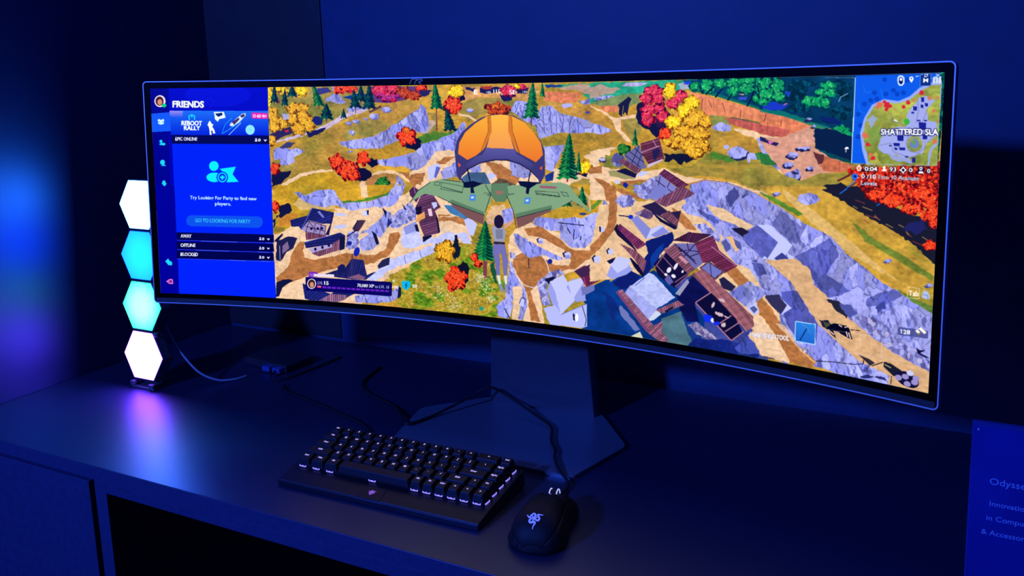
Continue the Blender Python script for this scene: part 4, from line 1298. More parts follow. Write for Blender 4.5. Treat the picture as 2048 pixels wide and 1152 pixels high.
UVq((6, 8, 172), (290, 160), (534.5, 160), (549.5, 610), (310, 610))
P(1, (6, 6, 140), None, '80,110 285,110 300,1152 100,1152')
P(2, (6, 8, 150), None, '130,0 315,0 360,1020 180,1020')
P(1, (10, 14, 190), None, '285,110 1280,110 1285,360 295,360')
E_(1, (14, 24, 214), 780, 200, 330, 120, alpha=.6)
P(1, (8, 40, 236), None, '320,685 1295,690 1320,1160 345,1160')
P(2, (8, 40, 238), None, '318,0 1213,0 1228,470 335,435')
P(2, (8, 40, 240), None, '350,680 1240,700 1255,1060 360,1020')
for s in ('650,260 700,230 740,270 700,330', '860,330 900,300 940,310'):
    L(1, (30, 40, 200), 1.0, s, alpha=.6)
P(1, (26, 90, 240), None, '108,388 300,372 312,562 122,572')
P(1, (34, 110, 234), 'grad', '295,356 1285,360 1292,606 312,600', amt=(10, 40, 210))
P(1, (150, 140, 226), 'grad', '296,358 430,360 425,420 300,415', amt=(60, 90, 230))
P(1, (10, 12, 84), None, '312,600 1292,608 1296,692 320,688')
T(1, 'FRIENDS', (236, 240, 255), 326, 322, 640, 325, 62, .03, out=((30, 40, 150), .02))
E_(1, (240, 220, 226), 200, 262, 56, 60)
E_(1, (64, 30, 30), 196, 262, 40, 46)
E_(1, (214, 140, 110), 198, 272, 24, 30)
E_(1, (20, 200, 130), 242, 305, 22, 20)
CYA = (36, 206, 240)
for q in ((190, 455), (230, 455), (210, 462)):
    E_(1, (200, 236, 255), *q, 13, 14)
P(1, (200, 236, 255), None, '178,472 242,472 236,492 210,498 184,490')
E_(1, CYA, 210, 665, 16, 16)
P(1, CYA, None, '192,690 214,680 250,680 255,700 240,706 196,700')
E_(1, CYA, 226, 875, 24, 26)
P(1, CYA, None, '202,912 240,895 268,912')
E_(1, CYA, 240, 1080, 18, 24)
P(1, CYA, None, '215,1085 270,1085 246,1118')
L(1, CYA, 2.2, '495,450 490,410 520,400 548,412 545,450')
L(1, CYA, 2.2, '518,395 520,425')
T(1, 'REBOOT', (240, 250, 255), 415, 503, 622, 505, 44, .03)
T(1, 'RALLY', (240, 250, 255), 440, 552, 605, 552, 42, .03)
P(1, (240, 246, 255), None, '690,465 705,460 715,485 735,495 725,520 745,550 755,585 730,585 728,560 712,555 718,600 698,600 695,545 685,510 675,505')
P(1, (226, 240, 255), None, '740,375 840,365 860,420 800,440 780,465 750,440', j=.6)
P(1, (20, 40, 110), None, '755,385 820,375 835,400 790,420 765,410', j=.6)
L(1, CYA, 1.0, '820,590 850,500 920,430', alpha=.8)
L(1, CYA, 1.4, '830,585 900,540 1000,470', alpha=.8)
L(1, (160, 220, 255), 1.6, '890,600 960,530 1010,480', alpha=.8)
P(1, (206, 220, 250), None, '900,490 960,440 1020,390 1055,380 1060,405 1000,470 930,515 900,510')
P(1, (70, 50, 100), None, '920,470 980,425 1000,445 940,495', j=.6)
P(1, (70, 50, 100), None, '1000,410 1040,390 1045,410 1015,430', j=.6)
E_(1, (140, 222, 255), 1103, 549, 46, 50)
E_(1, (60, 150, 220), 1103, 549, 5, 5)
P(1, (222, 40, 170), None, '1117,375 1280,382 1282,440 1118,436')
L(1, (255, 230, 250), 1.4, '1133,405 1145,395 1158,402 1155,420 1138,422 1133,405')
T(1, '6D 9H', (250, 220, 245), 1170, 424, 1265, 426, 28, .03)
T(1, 'EPIC ONLINE', (240, 244, 255), 354, 655, 574, 657, 32, .02)


def person0(c, x, y, k=1.0):
    W_ = (240, 244, 255)
    E_(c, W_, x, y-14*k, 8*k, 9*k)
    P(c, W_, None, f'{x-14*k},{y+10*k} {x-10*k},{y-3*k} {x+10*k},{y-3*k} {x+14*k},{y+10*k}')
    T(c, '0', W_, x+20*k, y+10*k, x+46*k, y+10*k, 28*k, .02)
    P(c, W_, None, f'{x+78*k},{y-12*k} {x+92*k},{y-4*k} {x+106*k},{y-12*k} {x+108*k},{y-4*k} {x+92*k},{y+12*k} {x+76*k},{y-4*k}')


person0(1, 1163, 655)
# looking-for-party emblem
CY2 = (20, 226, 244)
E_(1, CY2, 740, 912, 48, 50)
E_(1, CY2, 745, 1025, 80, 48)
P(1, CY2, None, '800,940 960,918 928,995 988,1070 868,1076 880,1020')
E_(1, (8, 40, 236), 824, 1026, 58, 60)
E_(1, CY2, 824, 1026, 47, 49)
E_(1, (8, 40, 236), 824, 1026, 36, 38)
P(1, CY2, None, '816,1004 834,1004 834,1048 816,1048')
P(1, CY2, None, '802,1017 848,1017 848,1035 802,1035')
T(2, 'Try Looking For Party to find new', (206, 246, 255), 460, 130, 1076, 142, 32, .012)
T(2, 'players.', (206, 246, 255), 692, 186, 840, 190, 30, .012)
P(2, (20, 84, 226), None, '440,290 470,278 1090,290 1122,305 1134,340 1120,380 1090,395 470,380 435,365 425,325')
T(2, 'GO TO LOOKING FOR PARTY', (60, 190, 232), 510, 342, 1018, 354, 33, .014)
for y0, y1, s, x1 in ((435, 458, 'AWAY', 475), (520, 544, 'OFFLINE', 512), (604, 628, 'BLOCKED', 534)):
    P(2, (8, 10, 78), None, f'336,{y0} 1232,{y1} 1236,{y1+72} 342,{y0+70}')
    L(2, (90, 120, 240), .8, f'342,{y0+74} 1236,{y1+78}')
    T(2, s, (240, 244, 255), 374, y0+49, x1, y0+51, 30, .02)
    person0(2, 1108, y1+42, .82)
P(2, CYA, None, '232,705 262,678 270,700 296,712 296,738 262,735', j=.4)
P(2, (236, 110, 190), None, '240,888 272,866 302,868 306,912 270,912')
P(2, (8, 8, 140), None, '262,890 278,878 292,880 292,900 272,900')
P(2, (236, 110, 190), None, '268,888 284,886 284,894 272,894')

# --- heads-up markings over the valley
WHT = (244, 244, 250)
T(5, 'E', WHT, 545, 166, 578, 165, 40, .015)
T(5, '105', WHT, 650, 157, 690, 156, 18, .01, alpha=.85)
T(5, '115', WHT, 712, 157, 770, 156, 33, .012)
T(5, 'SE', WHT, 848, 165, 903, 164, 36, .014)
T(5, '150', WHT, 960, 153, 998, 152, 18, .01, alpha=.85)
T(5, '165', WHT, 1062, 150, 1100, 149, 16, .008, alpha=.6)
P(4, (110, 40, 190), None, '372,745 400,738 450,745 450,785 372,785', alpha=.85)
P(4, (224, 214, 246), None, '415,758 590,763 590,785 415,780')
P(4, (150, 90, 220), None, '380,757 408,757 408,774 380,774')
P(4, (16, 14, 96), None, '345,790 360,783 1075,828 1085,840 1082,942 1070,950 350,900')
E_(4, (230, 226, 236), 398, 843, 38, 44)
E_(4, (60, 34, 40), 398, 843, 31, 37)
E_(4, (206, 140, 116), 400, 852, 18, 24)
T(4, 'LVL', (190, 190, 240), 448, 845, 492, 848, 24, .008, shear=.2)
T(4, '15', WHT, 505, 850, 543, 852, 30, .02)
T(4, '70,000 XP', WHT, 785, 868, 928, 876, 26, .018, shear=.15)
T(4, 'to LVL 16', (190, 200, 240), 936, 877, 1058, 884, 26, .006, shear=.2)
P(4, (240, 90, 130), None, '446,858 480,860 480,878 446,876')
for k in range(14):
    x = 490+k*41
    y = 861+(x-446)*.062
    P(4, (104, 40, 190), None, f'{x},{y} {x+34},{y+2} {x+34},{y+18} {x},{y+16}')
T(4, '0', WHT, 1088, 830, 1106, 831, 22, .01)
T(4, '100', WHT, 1087, 882, 1140, 884, 24, .012)
P(4, (20, 176, 226), None, '1165,828 1182,815 1200,822 1222,815 1242,830 1238,870 1205,900 1172,875')
L(4, (10, 60, 120), 1.4, '1212,835 1198,858 1212,856 1200,880')
T(4, '50', WHT, 1258, 875, 1296, 877, 26, .014)

# small map
MAPQ = [(1710.7, 152), (1884.2, 147), (1873.6, 331.5), (1702.5, 326.5)]
P(9, (14, 56, 120), 'water', '745,110 1500,90 1490,200 760,200')
UVq((20, 92, 224), *MAPQ)
P(9, (14, 120, 110), 'leaf', '1432,140 1475,135 1450,540 1410,880 1420,540')
P(9, (190, 40, 30), 'leaf', '1410,850 1440,840 1425,1152 1405,1152')
for x, y in ((990, 195, ), (910, 300), (1060, 280), (1140, 300), (880, 360), (1000, 310), (1090, 310), (830, 390), (780, 470), (930, 350), (1170, 200), (800, 560), (780, 650)):
    E_(9, (14, 70, 190), x, y, 20, 20)
for s in ('780,380 790,440 840,470 870,470', '960,270 980,350', '820,250 840,300 880,290'):
    L(9, (40, 130, 236), 1.2, s, alpha=.7)
P(9, (150, 166, 236), None, '845,870 812,760 795,620 828,500 890,395 985,350 1100,366 1190,328 1270,258 1370,218 1445,212 1408,880')
P(9, (156, 168, 74), 'grass', '868,866 838,755 820,620 848,510 905,410 990,375 1105,388 1205,350 1285,280 1375,240 1440,228 1405,880', amt=.8)
P(9, (196, 190, 80), None, '870,800 930,760 960,860 880,862', alpha=.6, j=2)
P(9, (110, 150, 70), None, '850,600 940,560 980,660 880,700', alpha=.6, j=2)
P(9, (150, 164, 226), None, '850,520 900,470 930,500 890,580', alpha=.8, j=1.5)
P(9, (158, 166, 226), None, '1170,470 1230,380 1260,340 1330,330 1390,360 1330,430 1340,520 1410,540 1405,640 1330,690 1290,780 1160,820 980,780 930,740 960,660 1060,580 1180,560', j=1)
P(9, (150, 160, 222), None, '1010,780 1200,830 1210,860 1060,840', alpha=.9, j=1)
P(9, (150, 164, 226), None, '1330,870 1345,760 1400,690 1410,700 1360,780 1350,870', j=.8)
E_(9, (150, 160, 100), 1230, 705, 62, 66, tex='grass')
E_(9, (100, 130, 190), 1230, 705, 34, 36, j=1)
E_(9, (110, 150, 80), 1222, 695, 16, 18, j=1)
for s in ('1040,460 1050,520 1150,560 1190,640', '1250,340 1260,440 1240,540', '1330,430 1290,540', '940,720 1040,700 1060,770 1150,800', '1180,640 1160,700 1180,760 1250,780 1310,740 1310,680', '1380,640 1330,700', '1200,820 1270,780', '900,690 930,660'):
    L(9, (120, 116, 150), 1.3, s, alpha=.8)
for x, y, r in ((1285, 300, 20), (1178, 378, 17), (1140, 412, 16), (1010, 400, 26), (990, 375, 14), (1035, 405, 14), (1005, 430, 16), (858, 712, 16), (897, 820, 18)):
    E_(9, (206, 40, 56), x, y, r, r, j=.7)
for x, y, r in ((950, 395, 26), (935, 420, 12), (1345, 345, 14), (1410, 340, 12), (835, 640, 24), (880, 790, 16), (1390, 690, 18), (1380, 440, 14), (1220, 360, 12), (1415, 530, 8), (1070, 430, 7)):
    E_(9, (216, 110, 80), x, y, r, r*.9, j=.8)
for x, y, a, b in ((1293, 355, 13, 20), (1232, 425, 16, 18), (1288, 408, 12, 14), (1322, 395, 12, 14), (1214, 458, 12, 8), (1290, 565, 30, 32), (1310, 650, 20, 20), (1115, 660, 26, 24), (1085, 712, 26, 14), (1130, 745, 26, 12), (1222, 835, 14, 22), (1080, 745, 12, 10), (1260, 522, 14, 6), (1315, 522, 12, 6), (1165, 808, 14, 6), (1035, 720, 10, 5)):
    P(9, (30, 36, 140), None, f'{x-a},{y-b} {x+a},{y-b*.8} {x+a*.9},{y+b} {x-a*.8},{y+b*.9}')
E_(9, (60, 170, 60), 1165, 530, 24, 26, j=1)
P(9, WHT, None, '1048,525 1100,528 1062,506 1070,522')
T(9, 'SHATTERED SLA', (250, 250, 255), 960, 633, 1418, 636, 46, .022, out=((16, 20, 84), .05))
UVq((190, 220, 250), (1710, 155), (1711.6, 155), (1704, 326.5), (1702, 326.5))
L(9, (150, 190, 230), 1.2, '728,862 1405,882', alpha=.5)
L(9, (214, 224, 246), 1.0, '520,180 750,180', alpha=.4)
# icons above and below the map
L(9, WHT, 2.4, '1098,180 1108,168 1130,168 1142,182 1142,222 1130,238 1108,238 1098,222', closed=True)
E_(9, (20, 30, 90), 1120, 205, 16, 24)
P(9, WHT, None, '1110,190 1120,180 1132,190 1130,206 1112,206')
E_(9, WHT, 1203, 188, 18, 18)
P(9, WHT, None, '1187,196 1219,196 1203,222')
E_(9, (20, 60, 150), 1203, 187, 7, 7)
P(9, (20, 50, 130), None, '1275,155 1360,150 1358,245 1272,245')
L(9, (120, 160, 230), 1.0, '1275,155 1360,150 1358,245 1272,245', closed=True)
T(9, 'M', WHT, 1297, 218, 1336, 218, 34, .006)
L(9, WHT, 1.2, '1308,155 1332,153 1332,170 1308,172', closed=True)
L(9, WHT, 1.2, '1240,170 1265,168')
P(9, (206, 216, 236), None, '1374,180 1395,168 1418,180 1440,166 1442,220 1418,230 1395,220 1374,230')
L(9, (110, 130, 180), 1.2, '1395,172 1395,220')
L(9, (110, 130, 180), 1.2, '1418,180 1418,228')
L(9, (206, 216, 236), 1.4, '1400,150 1425,170')
L(9, (206, 216, 236), 1.4, '1425,150 1402,170')
P(9, WHT, None, '668,752 680,732 700,730 708,748 695,748 690,745 684,772 680,772 682,748')
L(9, WHT, 2.0, '770,900 780,885 796,885 804,900 796,918 780,918', closed=True)
L(9, WHT, 1.6, '786,900 796,896')
L(9, WHT, 1.6, '782,878 794,878')
T(9, '0:04', (250, 250, 255), 832, 920, 932, 923, 34, .016, out=((30, 14, 30), .05))
E_(9, WHT, 987, 895, 11, 12)
P(9, WHT, None, '966,924 972,908 1002,908 1008,924')
T(9, '93', (250, 250, 255), 1028, 924, 1082, 926, 34, .012, out=((60, 14, 24), .04))
E_(9, (30, 14, 40), 1138, 914, 28, 28)
L(9, WHT, 2.2, '1138,893 1158,914 1138,936 1117,914', closed=True)
L(9, WHT, 2.0, '1138,888 1138,898')
L(9, WHT, 2.0, '1138,930 1138,942')
L(9, WHT, 2.0, '1110,914 1122,914')
L(9, WHT, 2.0, '1154,914 1166,914')
T(9, '0', (250, 250, 255), 1184, 930, 1212, 931, 34, .014, out=((30, 14, 30), .05))
E_(9, (30, 14, 40), 1279, 918, 28, 30)
E_(9, WHT, 1279, 902, 14, 14)
P(9, WHT, None, '1258,942 1264,924 1294,924 1300,942')
E_(9, (50, 40, 90), 1279, 902, 6, 6)
T(9, '0', (250, 250, 255), 1328, 936, 1354, 937, 32, .012, out=((30, 14, 30), .05))
E_(9, (40, 110, 236), 754, 965, 24, 24)
P(9, (40, 110, 236), None, '735,980 773,980 752,1004')
P(9, (10, 30, 120), None, '742,965 750,952 762,958 768,968 756,978')
L(9, (40, 110, 226), 2.0, '745,1010 690,1060 640,1100', alpha=.9)
T(9, '0 /10', (190, 226, 250), 806, 980, 922, 984, 34, .016)
T(9, 'Earn 10 Account', (150, 206, 246), 942, 984, 1264, 998, 32, .012)
T(9, 'Levels', (150, 206, 246), 802, 1032, 928, 1038, 32, .012)

# tool bar at the lower right
L(10, (236, 226, 190), .8, '858,498 920,504 916,558 856,552', closed=True)
T(10, 'Tab', (250, 246, 236), 864, 540, 914, 544, 26, .016)
P(10, (170, 186, 226), None, '930,550 936,522 948,514 962,522 970,540 970,560 950,558')
L(10, (80, 100, 170), 1.0, '938,535 960,540 962,555')
P(11, (70, 76, 140), None, '1516,70 1825,110 1822,192 1510,150', alpha=.85)
T(11, '128', WHT, 1545, 138, 1640, 148, 42, .016)
P(11, (240, 236, 226), None, '1690,110 1715,95 1745,125 1720,140')
P(11, (240, 236, 226), None, '1722,88 1748,75 1808,125 1785,145')
P(11, (150, 110, 80), None, '1715,140 1745,126 1745,145 1720,156')
P(11, (46, 130, 220), 'grad', '465,12 672,42 665,255 460,215', amt=(36, 100, 196))
L(11, (190, 226, 250), 1.5, '467,14 670,44 663,253 462,213', closed=True)
L(11, (16, 40, 90), 2.0, '580,90 512,205')
L(11, (90, 130, 190), 1.6, '535,45 585,80 620,135')
for k in range(4):
    x0, y0 = 690+k*222, 78+k*36
    L(11, (226, 220, 246) if k else (120, 130, 220), .7, f'{x0},{y0} {x0+214},{y0+34} {x0+206},{y0+240} {x0-6},{y0+205}', alpha=.45, closed=True)
L(11, (236, 206, 170), .8, '545,285 603,292 600,372 545,362', closed=True, alpha=.8)
T(11, 'F', WHT, 552, 340, 574, 343, 34, .016)
T(11, 'HARVESTING TOOL', (244, 238, 244), 0, 170, 398, 212, 46, .02, out=((120, 110, 140), .015))

# soften by about one picture pixel, as a lit panel looks in a photograph
for ax_ in (0, 1):
    IMG[:] = 0.66*IMG+0.17*np.roll(IMG, 1, ax_)+0.17*np.roll(IMG, -1, ax_)
IMG[:] = np.clip((IMG-.5)*1.10+.515, 0, 1)
buf = np.ones((TH, TW, 4), np.float32)
buf[..., :3] = np.clip(IMG[::-1], 0, 1)
picture = bpy.data.images.new('drawn_game_picture', TW, TH)
picture.pixels.foreach_set(buf.ravel())
picture.update()
picture.pack()
# ------------------------------------------------------------------ the room
WX, BY, DY = -0.9096, 0.35, -0.3113              # left wall, back wall, desk front
struct(obj('floor', bx((-1.2, -2.6, -0.77), (2.2, 0.5, -0.75)), M_FLOOR), 'dark carpet floor under the desk')
struct(obj('wall_left', bx((WX-0.05, -2.6, -0.75), (WX, BY, 2.4)), M_WALLL), 'dark wall left of the light panels')
struct(obj('wall_back', bx((WX-0.05, BY, -0.75), (2.2, BY+0.05, 2.4)), M_WALL), 'dark blue-lit wall behind the monitor')
struct(obj('shade_panel', bx((WX, BY-0.004, 0.0), (-0.587, BY, 2.4), 0.001), M_WALLD), 'added dark panel imitating shade in the back corner')  # thin dark slab paints the shadow over this end of the wall

# desk
dk = thing('desk', 'long black satin desk under the monitor and keyboard', 'desk', (0, 0, -0.75))


def dpart(name, lo, hi, m, bev=0.0006, parent=None):
    return obj(name, bx((lo[0], lo[1], lo[2]+0.75), (hi[0], hi[1], hi[2]+0.75), bev), m, parent or dk)


dpart('edge_band', (WX+0.002, DY-0.0008, -0.0209), (1.6, DY-0.0001, -0.0006), M_CAB, 0.0002)
dpart('worktop', (WX+0.002, DY, -0.021), (1.6, BY-0.019, 0.0), M_DESK, 0.0008)
dpart('apron', (-0.5033, DY+0.0001, -0.0395), (1.6, DY+0.022, -0.0212), M_CAB)
dpart('back_panel', (-0.5033, BY-0.06, -0.75), (1.6, BY-0.045, -0.0212), M_WALLD)
dpart('side_panel', (1.56, DY+0.024, -0.75), (1.6, BY-0.062, -0.0212), M_CAB)

# cabinet below the left end
cb = thing('desk_cabinet', 'dark cabinet with one inset door under the left end of the desk', 'cabinet', (0, 0, -0.75))


def cpart(name, lo, hi, m, bev=0.0006, parent=None):
    return obj(name, bx((lo[0], lo[1], lo[2]+0.75), (hi[0], hi[1], hi[2]+0.75), bev), m, parent or cb)


cpart('side_panel', (-0.5290, DY+0.0002, -0.75), (-0.5035, BY-0.065, -0.0214), M_CAB)
cpart('side_panel', (WX+0.003, DY+0.02, -0.75), (WX+0.02, BY-0.065, -0.0214), M_CAB)
cpart('bottom_panel', (WX+0.0205, DY+0.02, -0.75), (-0.5295, BY-0.065, -0.70), M_CAB)
cpart('back_panel', (WX+0.0205, BY-0.09, -0.699), (-0.5295, BY-0.066, -0.0214), M_WALLD)
cpart('door', (WX+0.004, DY+0.0003, -0.745), (-0.5425, DY+0.0185, -0.0280), M_CAB, 0.0012)

# ------------------------------------------------------------------ monitor
BW, BT, BB = 0.0115, 0.0115, 0.0165              # border at the sides, above, below
mo = thing('monitor', 'very wide curved monitor showing a colourful aerial game view', 'monitor', (0, 0.05, 0))


def loc2(v):
    return Vector(v)-Vector((0, 0.05, 0))


bm = bmesh.new()
uvl = bm.loops.layers.uv.new('UVMap')
NSG = 96
g = [[bm.verts.new(loc2(scr((i/NSG-.5)*SW, (j-.5)*SH, 0.0))) for i in range(NSG+1)] for j in range(2)]
for i in range(NSG):
    f = bm.faces.new((g[0][i], g[0][i+1], g[1][i+1], g[1][i]))
    for lp, (u, v) in zip(f.loops, ((i/NSG, 0), ((i+1)/NSG, 0), ((i+1)/NSG, 1), (i/NSG, 1))):
        lp[uvl].uv = (u, v)
mp = bpy.data.materials.new('lit_picture')
mp.use_nodes = True
nt = mp.node_tree
b = nt.nodes['Principled BSDF']
b.inputs['Base Color'].default_value = (0, 0, 0, 1)
b.inputs['Roughness'].default_value = .3
b.inputs['Specular IOR Level'].default_value = .1
ti = nt.nodes.new('ShaderNodeTexImage')
ti.image = picture
nt.links.new(ti.outputs['Color'], b.inputs['Emission Color'])
b.inputs['Emission Strength'].default_value = 1.0
dsp = obj('display', bm, mp, mo, smooth=True)
dsp['label'] = 'lit screen with friends list, valley, small map and tool bar'


def rrect(s0, s1, h0, h1, r, n=6):
    """rounded outline in (s, h), with extra points along the curved edges"""
    out = []
    for cx, cy, a0 in ((s1-r, h1-r, 0), (s0+r, h1-r, 90), (s0+r, h0+r, 180), (s1-r, h0+r, 270)):
        for k in range(n+1):
            a = math.radians(a0+90*k/n)
            out.append((cx+r*math.cos(a), cy+r*math.sin(a)))
        # long run to the next corner
        if a0 in (0, 180):
            xa, xb = (s1-r, s0+r) if a0 == 0 else (s0+r, s1-r)
            y = h1 if a0 == 0 else h0
            out += [(xa+(xb-xa)*k/60, y) for k in range(1, 60)]
    return out


S1, H1, H0 = SW/2+BW, SH/2+BT, -SH/2-BB


def ringsolid(o_in, o_out, d0, d1):
    """closed frame between two outlines with the same point count, from depth d0 to d1"""
    bm = bmesh.new()
    n = len(o_in)
    R = [[bm.verts.new(loc2(scr(s, h, d))) for s, h in o] for o, d in ((o_in, d1), (o_out, d1), (o_out, d0), (o_in, d0))]
    for a in range(4):
        A, B = R[a], R[(a+1) % 4]
        for i in range(n):
            bm.faces.new((A[i], A[(i+1) % n], B[(i+1) % n], B[i]))
    return bm


o0 = rrect(-SW/2, SW/2, -SH/2, SH/2, 0.0004)
o1 = rrect(-S1+.0015, S1-.0015, H0+.0015, H1-.0015, 0.0052)
o2 = rrect(-S1, S1, H0, H1, 0.0065)
obj('bezel', ringsolid(o0, o1, -0.0045, 0.0012), M_BEZ, mo)
rim = obj('rim', ringsolid(o1, o2, -0.0045, 0.0022), M_RIM, mo, smooth=False)
rim['label'] = 'thin pale metal rim lit blue'
# chin strip below the picture
bm = bmesh.new()
A = []
for i in range(61):
    s = -S1+.004+(2*S1-.008)*i/60
    A.append([bm.verts.new(loc2(scr(s, h, d))) for h, d in ((H0+.002, .0013), (H0+.002, .0022), (-SH/2-.0075, .0019), (-SH/2-.0075, .0013))])
for P_, Q_ in zip(A, A[1:]):
    for k in range(4):
        bm.faces.new((P_[k], P_[(k+1) % 4], Q_[(k+1) % 4], Q_[k]))
bm.faces.new(A[0])
bm.faces.new(A[-1][::-1])
obj('chin_strip', bm, M_CHIN, mo)
# back shell, thicker towards the middle
bm = bmesh.new()
rows = []
hs = [H0+.008, H0+.03, -0.09, 0.0, 0.09, H1-.03, H1-.008]
th_ = [0.0, .5, .9, 1.0, .9, .5, 0.0]
for i in range(49):
    u = i/48*2-1
    s = u*(S1-.012)
    e = max(0.0, 1-abs(u)**6)
    rows.append([bm.verts.new(loc2(scr(s, h, -0.0048-(0.012+0.022*math.exp(-(u*2.2)**2))*t*e))) for h, t in zip(hs, th_)])
for P_, Q_ in zip(rows, rows[1:]):
    for k in range(6):
        bm.faces.new((P_[k], P_[k+1], Q_[k+1], Q_[k]))
    bm.faces.new((P_[6], P_[0], Q_[0], Q_[6]))
obj('back_shell', bm, M_SHELL, mo, smooth=True)
# emblem printed on the upper bezel
bm = bmesh.new()
se = px2uv([(833, 165)])[0][0]
se = (se/TW-.5)*SW


def ribbon2(bm, pts, w0, fn, taper=None, n=6):
    C = catmull([(p[0], p[1], 0) for p in pts], n)
    prev = None
    for i, c in enumerate(C):
        t = C[min(i+1, len(C)-1)]-C[max(i-1, 0)]
        t = t/max(1e-9, np.hypot(t[0], t[1]))
        w_ = w0*(taper(i/(len(C)-1)) if taper else 1.0)/2
        cur = (bm.verts.new(fn(c[0]-t[1]*w_, c[1]+t[0]*w_)), bm.verts.new(fn(c[0]+t[1]*w_, c[1]-t[0]*w_)))
        if prev:
            bm.faces.new((prev[0], cur[0], cur[1], prev[1]))
        prev = cur


def femb(x, y):
    return loc2(scr(se+x, SH/2+0.0052+y, 0.00135))


ribbon2(bm, [(-.011, -.0035), (-.0085, .0015), (-.006, .0035), (.003, .0035)], .0016, femb)
ribbon2(bm, [(-.003, -.0035), (0, .001), (.004, .0025), (.009, .0035), (.0105, .0015), (.006, -.0005), (.004, -.001)], .0016, femb)
ribbon2(bm, [(.004, -.001), (.006, -.0025), (.0085, -.0035)], .0016, femb)
obj('emblem', bm, M_BRONZE, mo)

# stand
bp_ = [(0.143, -0.060), (0.173, 0.066), (0.092, 0.166), (-0.108, 0.166), (-0.196, 0.070), (-0.164, -0.060)]
bm = bmesh.new()


def round_poly(pts, r, n=5):
    out = []
    m = len(pts)
    for i in range(m):
        p, a, c = np.array(pts[i]), np.array(pts[i-1]), np.array(pts[(i+1) % m])
        u, v = (a-p)/np.linalg.norm(a-p), (c-p)/np.linalg.norm(c-p)
        A, B = p+u*r, p+v*r
        for k in range(n+1):
            t = k/n
            out.append(tuple((1-t)**2*A+2*t*(1-t)*p+t*t*B))
    return out


bm = prism([(x, y-.05) for x, y in round_poly(bp_, .008)], 0.0, 0.0060)
top = [f for f in bm.faces if all(v.co.z > .0055 for v in f.verts)]
bmesh.ops.bevel(bm, geom=list({e for f in top for e in f.edges}), offset=.0012, segments=2, affect='EDGES', profile=.5)
obj('stand_base', bm, M_STAND, mo)
bm = bmesh.new()
sec = [(0.0061, -0.104, 0.087), (0.12, -0.101, 0.076), (0.30, -0.096, 0.066), (0.43, -0.092, 0.062)]
Rr = []
for z, xa, xb in sec:
    k = (z-.0076)*.03
    Rr.append([bm.verts.new(q) for q in ((xa, .0965+k, z), (xb, .0965+k, z), (xb+.005, .109+k, z), (xb-.02, .128+k, z), (xa+.02, .128+k, z), (xa-.003, .109+k, z))])
for P_, Q_ in zip(Rr, Rr[1:]):
    for k in range(6):
        bm.faces.new((P_[k], P_[(k+1) % 6], Q_[(k+1) % 6], Q_[k]))
bm.faces.new(Rr[0])
bm.faces.new(Rr[-1][::-1])
bmesh.ops.bevel(bm, geom=[e for e in bm.edges if abs(e.verts[0].co.z-e.verts[1].co.z) > .05], offset=.0012, segments=2, affect='EDGES', profile=.5)
obj('stand_column', bm, M_COLUMN, mo)
obj('mount_block', bx((-.062, -.03, .30), (.04, .112, .41), .008, 3), M_SHELL, mo)


# ------------------------------------------------------------------ light panel tower
def hexpts(r):
    return [(r*math.cos(math.radians(60*k)), r*math.sin(math.radians(60*k))) for k in range(6)]


HR = 0.0524
tw = thing('hexagon_light_tower', 'upright stack of four glowing hexagon light panels on the desk', 'lamp', (-0.7315, -0.046, 0.0))
LEAN = math.radians(-4.8)
EM = [((5.2, 1.15, 28.0), (4.6, 1.02, 28.0), 'pinkish white glowing hexagon, lowest in the stack'),
      ((0.60, 6.0, 0.90), (0.0, 4.6, 0.62), 'mint green glowing hexagon with a paler centre'),
      ((0.0, 0.95, 34.0), (0.0, 0.35, 30.0), 'cyan glowing hexagon'),
      ((1.4, 10.0, 40.0), (1.2, 9.0, 40.0), 'white glowing hexagon, topmost in the stack')]
rotm = Matrix.Rotation(LEAN, 4, 'X')


def lit(name, c0, c1, st, rad):
    m = bpy.data.materials.new(name)
    m.use_nodes = True
    nt = m.node_tree
    b = nt.nodes['Principled BSDF']
    b.inputs['Base Color'].default_value = (.5, .5, .5, 1)
    b.inputs['Roughness'].default_value = .5
    tc = nt.nodes.new('ShaderNodeTexCoord')
    vm = nt.nodes.new('ShaderNodeVectorMath')
    vm.operation = 'LENGTH'
    nt.links.new(tc.outputs['Object'], vm.inputs[0])
    mr = nt.nodes.new('ShaderNodeMapRange')
    mr.inputs['From Min'].default_value = rad[0]
    mr.inputs['From Max'].default_value = rad[1]
    mr.interpolation_type = 'SMOOTHSTEP'
    nt.links.new(vm.outputs['Value'], mr.inputs['Value'])
    mx = nt.nodes.new('ShaderNodeMix')
    mx.data_type = 'RGBA'
    mx.inputs['A'].default_value = (*c0, 1)
    mx.inputs['B'].default_value = (*c1, 1)
    nt.links.new(mr.outputs['Result'], mx.inputs['Factor'])
    nt.links.new(mx.outputs['Result'], b.inputs['Emission Color'])
    b.inputs['Emission Strength'].default_value = st
    return m


